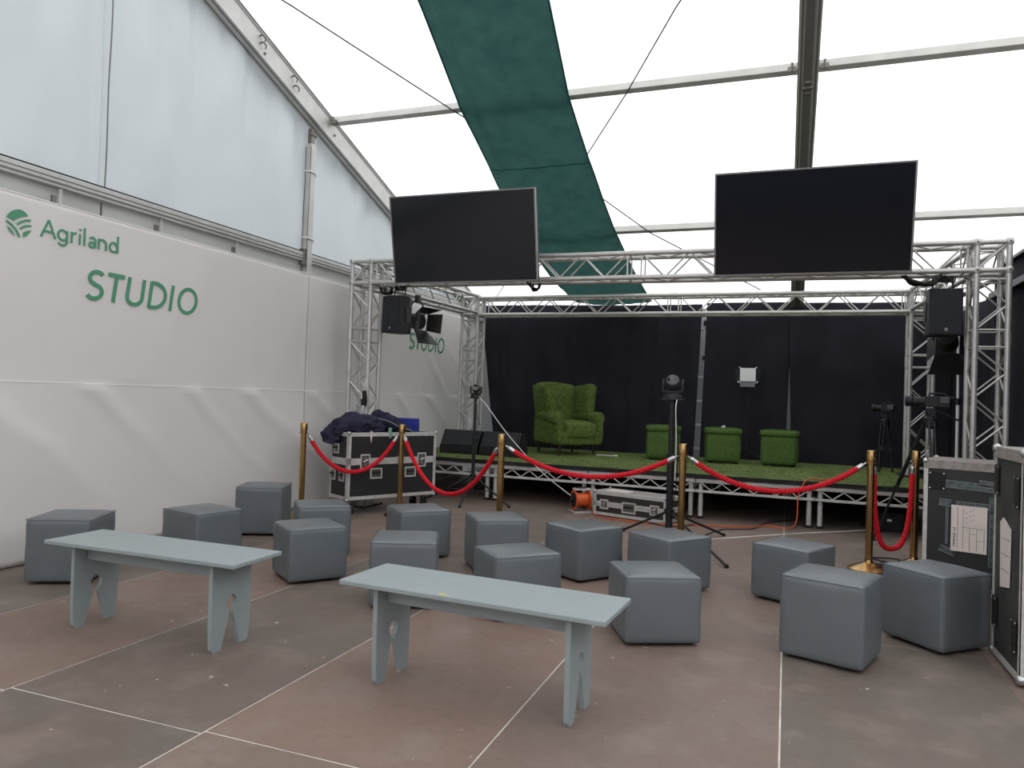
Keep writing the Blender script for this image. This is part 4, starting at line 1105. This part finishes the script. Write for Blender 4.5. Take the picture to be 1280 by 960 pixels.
# black wedge monitors at the left of the stage
def wedge(x, y, rz, L, label):
    t = thing('stage_monitor', label, 'speaker', (x, y, TZ), rz)
    prof = [(-.16, .0), (.17, .0), (.20, .08), (.10, .30), (-.02, .32), (-.16, .10)]
    MB().prism([(a, b) for a, b in prof], -L / 2, L / 2, lambda a, b, h: (h, a, b)).build('cabinet', 'black', t, bevel=.008)
    mb = MB(); mb.prism([(-.155, .115), (-.03, .31), (-.038, .318), (-.165, .12)], -L / 2 + .03, L / 2 - .03, lambda a, b, h: (h, a, b)); mb.build('grille', 'grille', t)
    for s in (-1, 1):
        mb = MB(); mb.box((s * (L / 2 + .003), .06, .17), (.008, .12, .03)); mb.build('handle', 'rubber', t)
wedge(-4.17, 9.35, -.02, .56, 'black wedge monitor at the left end of the stage')
wedge(-3.56, 9.30, -.08, .56, 'black wedge monitor on the stage, nearer the armchair')

# ------------------------------------------------------------------ moving-head lights on stands
def light_stand(x, y, zt, feet, hub, label, r=.022):
    t = thing('light_stand', label, 'light stand', (x, y, 0))
    MB().cyl((0, 0, .12), (0, 0, zt * .62), r, 14).build('lower_tube', 'blackmetal', t, smooth=40)
    MB().cyl((0, 0, zt * .55), (0, 0, zt), r * .8, 14).build('upper_tube', 'blackmetal', t, smooth=40)
    mb = MB(); mb.lathe([(r, 0), (r + .014, .005), (r + .014, .05), (r, .055)], (0, 0, hub), 14); mb.cyl((0, -r - .01, hub + .03), (0, -r - .04, hub + .03), .01, 8); mb.build('collar', 'black', t, smooth=40)
    mb = MB(); mb.lathe([(r, 0), (r + .01, .005), (r + .01, .03), (r, .035)], (0, 0, zt * .6), 14); mb.cyl((r, 0, zt * .6 + .015), (r + .04, 0, zt * .6 + .015), .009, 8); mb.build('clamp', 'black', t, smooth=40)
    for f in feet:
        v = Vector((f[0] - x, f[1] - y, .014)); mb = MB(); mb.cyl((v.normalized().x * .03, v.normalized().y * .03, hub + .02), v, .012, 8); lg = mb.build('leg', 'blackmetal', t, smooth=40)
        m_ = Vector((v.x * .45, v.y * .45, hub * .55)); mb = MB(); mb.cyl((0, 0, .14), m_, .006, 6); mb.build('strut', 'blackmetal', t)
        mb = MB(); mb.lathe([(.004, -.014), (.016, -.012), (.018, 0), (.014, .014)], tuple(v), 10); mb.build('foot', 'rubber', lg)
    return t
def moving_head(x, y, z, rz, label, tilt, k):
    t = thing('moving_head_light', label, 'stage light', (x, y, z), rz)
    MB().lathe([(.09, 0), (.10, .01), (.10, .05), (.085, .075), (.05, .085)], n=24).build('base', 'black', t, smooth=35)
    mb = MB(); mb.box((0, 0, .012), (.26, .16, .014)); mb.build('mount_plate', 'blackmetal', t, bevel=.004)
    mb = MB(); mb.box((0, 0, .095), (.20, .09, .03))
    for s in (-1, 1): mb.prism([(-.045, .09), (.045, .09), (.05, .18), (.03, .235), (-.03, .235), (-.05, .18)], s * .088, s * .115, lambda a, b, h: (h, a, b))
    mb.build('yoke', 'black', t, bevel=.006)
    hd = MB(); R_ = Matrix.Translation((0, 0, .185)) @ Matrix.Rotation(tilt, 4, 'X')
    hd.lathe([(.03, -.10), (.06, -.09), (.075, -.04), (.078, .03), (.07, .08), (.062, .10)], n=22, T=R_); h = hd.build('head', 'smoke', t, smooth=45)
    t.scale = (k, k, k)
    ln_ = MB(); ln_.lathe([(.055, .096), (.054, .104), (.03, .108)], n=20, T=R_); ln_.build('lens', 'lens', h, smooth=45)
    return t
light_stand(-3.57, 8.33, 1.27, [(-4.13, 8.16), (-3.03, 8.18), (-3.52, 7.85)], .30, 'black tripod light stand at the left, before the wedge monitors')
moving_head(-3.57, 8.33, 1.27, .3, 'moving head light on the left stand, by the truss', 1.3, .64)
light_stand(-1.0, 7.0, 1.32, [(-1.50, 7.36), (-.415, 6.16), (-.55, 7.62)], .26, 'black tripod light stand in front of the grass cubes', .034)
moving_head(-1.0, 7.0, 1.32, .1, 'moving head light on the middle stand, before the dark drape', 1.15, .86)

def cable(name, mat_, pts, r, label, cat='cable', n=8):
    P = smoothpath(pts, n); o = Vector(P[0]); mb = MB(); mb.tube([p - o for p in P], r, 6); ob_ = mb.build(name, mat_, smooth=60); ob_.location = o; return tag(ob_, label, cat)
cable('power_cable', 'white_cable', [(-3.50, 8.28, 1.29), (-3.40, 8.26, 1.20), (-3.10, 8.28, .84), (-2.70, 8.33, .44), (-2.42, 8.40, .22), (-2.31, 8.42, .15)], .006, 'white power cable running from the left moving head to the reel')
cable('power_cable', 'white_cable', [(-.95, 6.93, 1.33), (-.955, 6.90, 1.24), (-.945, 6.92, .95), (-.95, 6.94, .62)], .005, 'white cable hanging beside the middle light stand')
cable('power_cable', 'black', [(-.96, 6.95, 1.30), (-.93, 6.95, .9), (-.94, 6.95, .5), (-.98, 6.94, .3)], .005, 'black cable down the middle light stand')
cable('extension_cable', 'orange', [(-2.07, 8.34, .05), (-1.98, 8.16, .01), (-1.75, 8.02, .008), (-1.2, 7.93, .008), (-.75, 8.13, .008), (-.32, 8.30, .008), (-.16, 8.48, .01), (.06, 8.44, .01), (.13, 8.47, .10), (.14, 8.52, .33), (.18, 8.53, .46), (.24, 8.57, .535), (.36, 8.72, .52), (.62, 8.95, .52)], .007, 'orange extension cable looping from the floor up onto the stage')
cable('floor_cable', 'black', [(-.72, 7.55, .006), (-.58, 8.0, .006), (-.30, 8.2, .006), (-.18, 8.7, .006), (.1, 9.1, .006)], .006, 'black cable on the floor right of the fourth rope post')
cable('floor_cable', 'white_cable', [(-.75, 7.26, .004), (-.3, 7.72, .004), (.165, 8.2, .004), (.5, 8.5, .004), (.85, 8.83, .004)], .006, 'white cord lying on the floor before the stage')
cable('floor_cable', 'black', [(.72, 6.95, .006), (.95, 6.82, .006), (1.0, 6.95, .006), (.8, 7.1, .006), (.72, 7.2, .006), (.95, 7.25, .006), (.88, 7.05, .006), (.78, 6.98, .012)], .006, 'black cable coiled on the floor between the two right rope posts')

# ------------------------------------------------------------------ hanging speakers and spots
def speaker(x, y, z, rz, label, w=.27, d=.26, h=.42):
    t = thing('loudspeaker', label, 'speaker', (x, y, z), rz, 'loudspeakers hung from the truss')
    MB().prism([(-w / 2, -d / 2), (w / 2, -d / 2), (w / 2, d * .1), (w * .3, d / 2), (-w * .3, d / 2), (-w / 2, d * .1)], 0, h, lambda a, b, hh: (a, b, hh)).build('cabinet', 'black', t, bevel=.008)
    MB().box((0, -d / 2 - .004, h / 2), (w - .02, .012, h - .02)).build('grille', 'grille', t, bevel=.004)
    mb = MB(); mb.box((0, -d / 2 - .012, .05), (.024, .004, .032)); bd_ = mb.build('badge', 'steel', t); 
    mb = MB(); mb.box((0, -d / 2 - .0145, .056), (.012, .002, .006)); mb.build('mark', 'white', bd_)
    for s in (-1, 1):
        mb = MB(); mb.prism([(-.03, .12), (.05, .12), (.06, .30), (-.04, .30)], s * (w / 2), s * (w / 2 + .008), lambda a, b, hh: (hh, a, b)); mb.build('side_bracket', 'blackmetal', t)
    mb = MB()
    for s in (-1, 1): mb.cyl((s * w * .3, 0, h), (s * w * .3, .02, h + .13), .008, 8)
    mb.box((0, .02, h + .10), (w * .5, .05, .05)); mb.tube(smoothpath([(-.06, 0, h + .09), (.0, -.05, h + .12), (.07, -.03, h + .06), (.1, .0, h + .1)], 5), .007, 6); mb.build('hanging_clamp', 'blackmetal', t)
    return t
s0 = speaker(-4.19, 7.46, 1.985, -.25, 'black loudspeaker hanging left of the stage, before the green word on the wall')
dup(s0, (1.30, 7.62, 1.985), .06, 'black loudspeaker hanging on the right, beside the truss column')
def spot(x, y, z, rz, label, pitch=.35):
    t = thing('spotlight', label, 'stage light', (x, y, z), rz)
    T = Matrix.Rotation(pitch, 4, 'X')
    MB().lathe([(.04, .16), (.085, .13), (.095, .05), (.095, -.06)], n=20, axis='y', T=T).build('can', 'black', t, smooth=40)
    mb = MB()
    def flap(pts): mb.add([(p[0], p[1], p[2]) for p in pts], [(0, 1, 2, 3)], 0, T); 
    a, b, c = .10, .17, -.07; e = -.24
    flap([(-a, c, a), (a, c, a), (b, e, b), (-b, e, b)]); flap([(-a, c, -a), (a, c, -a), (b, e, -b * 1.5), (-b, e, -b * 1.5)])
    flap([(a, c, -a), (a, c, a), (b * 1.1, e, b * .7), (b * 1.1, e, -b * .7)]); flap([(-a, c, -a), (-a, c, a), (-b * 1.1, e, b * .7), (-b * 1.1, e, -b * .7)])
    mb.build('barn_doors', 'blackmetal', t, solid=.004)
    mb = MB(); mb.tube([(-.115, .0, 0), (-.12, .0, .16), (-.06, 0, .24), (.06, 0, .24), (.12, 0, .16), (.115, 0, 0)], .01, 6); mb.box((0, 0, .28), (.05, .05, .08)); mb.build('yoke', 'blackmetal', t)
    return t
spot(-4.23, 7.98, 2.18, 1.25, 'black spotlight with open barn doors behind the left hanging speaker', .1)
spot(1.42, 8.05, 1.98, 2.9, 'black spotlight behind the right hanging speaker', .3)

# LED panel hung before the drape
def led():
    t = thing('led_panel_light', 'square white light panel with barn doors before the black drape', 'stage light', (-.533, 11.1, 1.64))
    MB().box((0, .03, .10), (.23, .05, .205)).build('housing', 'black', t, bevel=.005)
    MB().box((0, .0, .10), (.215, .012, .19)).build('diffuser', 'led', t, bevel=.003)
    mb = MB(); mb.prism([(-.105, 0), (.105, 0), (.10, -.075), (-.10, -.075)], 0, .004, lambda a, b, h: (a, -.06 * (-b / .075) + h, b)); mb.build('lower_flap', 'smoke', t)
    for s in (-1, 1):
        mb = MB(); mb.prism([(0, .01), (0, .19), (.07, .17), (.07, .03)], 0, .004, lambda a, b, h, s=s: (s * (.115 + a * .8), -.01 - a * .4 + h, b)); mb.build('side_flap', 'black', t)
        mb = MB(); mb.tube([(s * .12, .02, .02), (s * .14, .0, -.005), (s * .12, -.01, -.015), (s * .10, -.01, -.01)], .006, 6); mb.cyl((s * .10, -.008, .195), (s * .125, -.008, .21), .008, 6); mb.build('clip', 'white', t)
    mb = MB(); mb.cyl((0, .07, -1.11), (0, .07, .12), .014, 10); mb.build('pole', 'rubber', t)
    mb = MB()
    for a_ in (90, 210, 330): mb.cyl((0, .07, -.95), (.3 * math.cos(math.radians(a_)), .07 + .16 * math.sin(math.radians(a_)), -1.12), .009, 8)
    mb.build('tripod_base', 'rubber', t)
led()

# ------------------------------------------------------------------ video cameras on tripods
def camera_rig(x, y, zf, h, feet, rz, label_t, label_c, k=1.0, handle=True):
    t = thing('camera_tripod', label_t, 'tripod', (x, y, zf))
    mb = MB(); mb.lathe([(.02, -.1), (.06, -.08), (.065, 0), (.045, .02)], (0, 0, h), 16); mb.build('crown', 'blackmetal', t, smooth=40)
    for f in feet:
        v = Vector((f[0] - x, f[1] - y, 0)); d = v.normalized(); s = Vector((-d.y, d.x, 0)); mb = MB()
        top = Vector((d.x * .05, d.y * .05, h - .03)); mid = top + (v - top) * .55
        for e in (-.022, .022): mb.cyl(top + s * e, mid + s * e * .8, .010, 8)
        mb.cyl(mid - (v - top) * .05, v + Vector((0, 0, .012)), .012, 8); mb.box(mid, (.05, .05, .05)); lg = mb.build('leg', 'blackmetal', t, smooth=40)
        mb = MB(); mb.lathe([(.02, 0), (.026, .006), (.016, .024)], tuple(v), 12); mb.build('foot', 'rubber', lg)
    mb = MB(); mb.box((0, 0, h + .05), (.07, .07, .09)); mb.cyl((-.05, 0, h + .06), (.05, 0, h + .06), .03, 12); hd = mb.build('fluid_head', 'black', t, bevel=.006)
    if handle:
        c, s_ = math.cos(rz), math.sin(rz)
        q = lambda a, b: (a * c, a * s_, b)
        mb = MB(); mb.cyl(q(.02, h + .08), q(.24, h - .02), .009, 8); mb.cyl(q(.24, h - .02), q(.42, h - .10), .016, 10); mb.build('pan_handle', 'rubber', hd, smooth=40)
    cmr = thing('video_camera', label_c, 'camera', (x, y, zf + h + .10), rz)
    mb = MB(); mb.box((.05 * k, 0, .055), (.20 * k, .10, .10)); mb.build('body', 'black', cmr, bevel=.008)
    mb = MB(); mb.lathe([(.036, -.22 * k), (.05, -.215 * k), (.05, -.16 * k), (.04, -.15 * k), (.042, -.05 * k)], (0, 0, .055), 18, axis='x'); l_ = mb.build('lens_barrel', 'black', cmr, smooth=40)
    mb = MB(); mb.lathe([(.034, -.218 * k), (.02, -.214 * k)], (0, 0, .055), 18, axis='x'); mb.build('lens', 'lens', l_)
    mb = MB(); mb.tube([(-.02, 0, .105), (-.02, 0, .13), (.10 * k, 0, .13), (.13 * k, 0, .105)], .01, 8); mb.build('top_handle', 'black', cmr)
    mb = MB(); mb.box((.11 * k, -.06, .07), (.075, .012, .06)); mb.build('flip_screen', 'smoke', cmr, bevel=.004)
    mb = MB(); mb.cyl((.15 * k, 0, .085), (.19 * k, 0, .10), .02, 10); mb.build('viewfinder', 'rubber', cmr)
camera_rig(1.27, 7.86, 0, 1.24, [(.84, 8.20), (1.56, 8.12), (1.26, 7.30)], -.2, 'tall black tripod between the right rope post and truss column', 'black video camera on the tall tripod, pointing left', 1.0)
camera_rig(1.20, 10.75, TZ, .66, [(1.12, 10.55), (1.30, 10.68), (1.18, 10.95)], -.3, 'small black tripod standing on the turf at the right', 'small camcorder on the tripod before the dark drape', .7, False)

# slim white pole and small things on the right
t = thing('white_pole', 'slim white pole standing behind the tall camera tripod', 'pole', (1.70, 9.0, 0))
MB().cyl((0, 0, .03), (0, 0, 1.42), .016, 12).build('lower_tube', 'white', t, smooth=40); MB().cyl((0, 0, 1.40), (-.01, 0, 2.15), .013, 12).build('upper_tube', 'white', t, smooth=40)
MB().lathe([(.016, 0), (.026, .005), (.026, .07), (.016, .075)], (0, 0, 1.38), 12).build('collar', 'black', t, smooth=40); MB().lathe([(.16, 0), (.16, .01), (.03, .03), (.018, .05)], n=20).build('base', 'blackmetal', t, smooth=40)
mb = MB(); mb.box((0, 0, .10), (.36, .28, .2)); ub = thing('equipment_box', 'black equipment box on the floor under the right end of the stage', 'box', (1.02, 9.02, 0), .1)
mb.build('body', 'black', ub, bevel=.01); MB().box((.03, -.143, .12), (.045, .006, .024)).build('label_plate', 'white', ub); mb = MB(); mb.tube([(-.1, -.145, .17), (-.1, -.16, .18), (.1, -.16, .18), (.1, -.145, .17)], .007, 6); mb.build('handle', 'rubber', ub)
# black pouch hanging on the left truss column
t = thing('hanging_glove', 'black work glove hanging on the left truss column', 'glove', (-4.475, 7.25, 1.13))
mb = MB(); mb.lathe([(.01, 0), (.028, .02), (.036, .07), (.03, .13), (.022, .19)], n=14); mb.build('body', 'rubber', t, smooth=60)
mb = MB(); mb.tube([(0, 0, .19), (.004, .01, .25), (0, .03, .33)], .005, 6); mb.build('cord', 'white_cable', t); mb = MB(); mb.box((-.015, -.03, .12), (.015, .012, .05)); mb.box((.008, -.028, .01), (.02, .012, .02)); mb.build('tag', 'white', t)  # white blocks stand in for white reflections on the black body
# cable bundles on the underside of the front beam
def bundle(x, y, z, w, label, n):
    t = MB(); rg = random.Random(int(x * 100)); 
    for k in range(n):
        pts = [(-w / 2 + rg.uniform(-.03, .03), rg.uniform(-.05, .05), rg.uniform(-.01, .02)), (-w / 4, rg.uniform(-.06, .06), -.03 - rg.uniform(0, .04)), (w / 4, rg.uniform(-.06, .06), -.03 - rg.uniform(0, .045)), (w / 2 + rg.uniform(-.03, .03), rg.uniform(-.05, .05), rg.uniform(-.01, .02))]
        t.tube(smoothpath(pts, 6), .011, 6)
    o = t.build('cable_bundle', 'rubber', smooth=60); o.location = (x, y, z); tag(o, label, 'cable')
bundle(1.12, 7.50, 2.51, .30, 'bundle of black cables tied under the right end of the front truss', 9)
bundle(-2.52, 7.38, 2.50, .12, 'short black cable tangle under the left screen', 4)
bundle(-4.36, 7.47, 2.51, .12, 'black cable tangle above the left hanging speaker', 4)
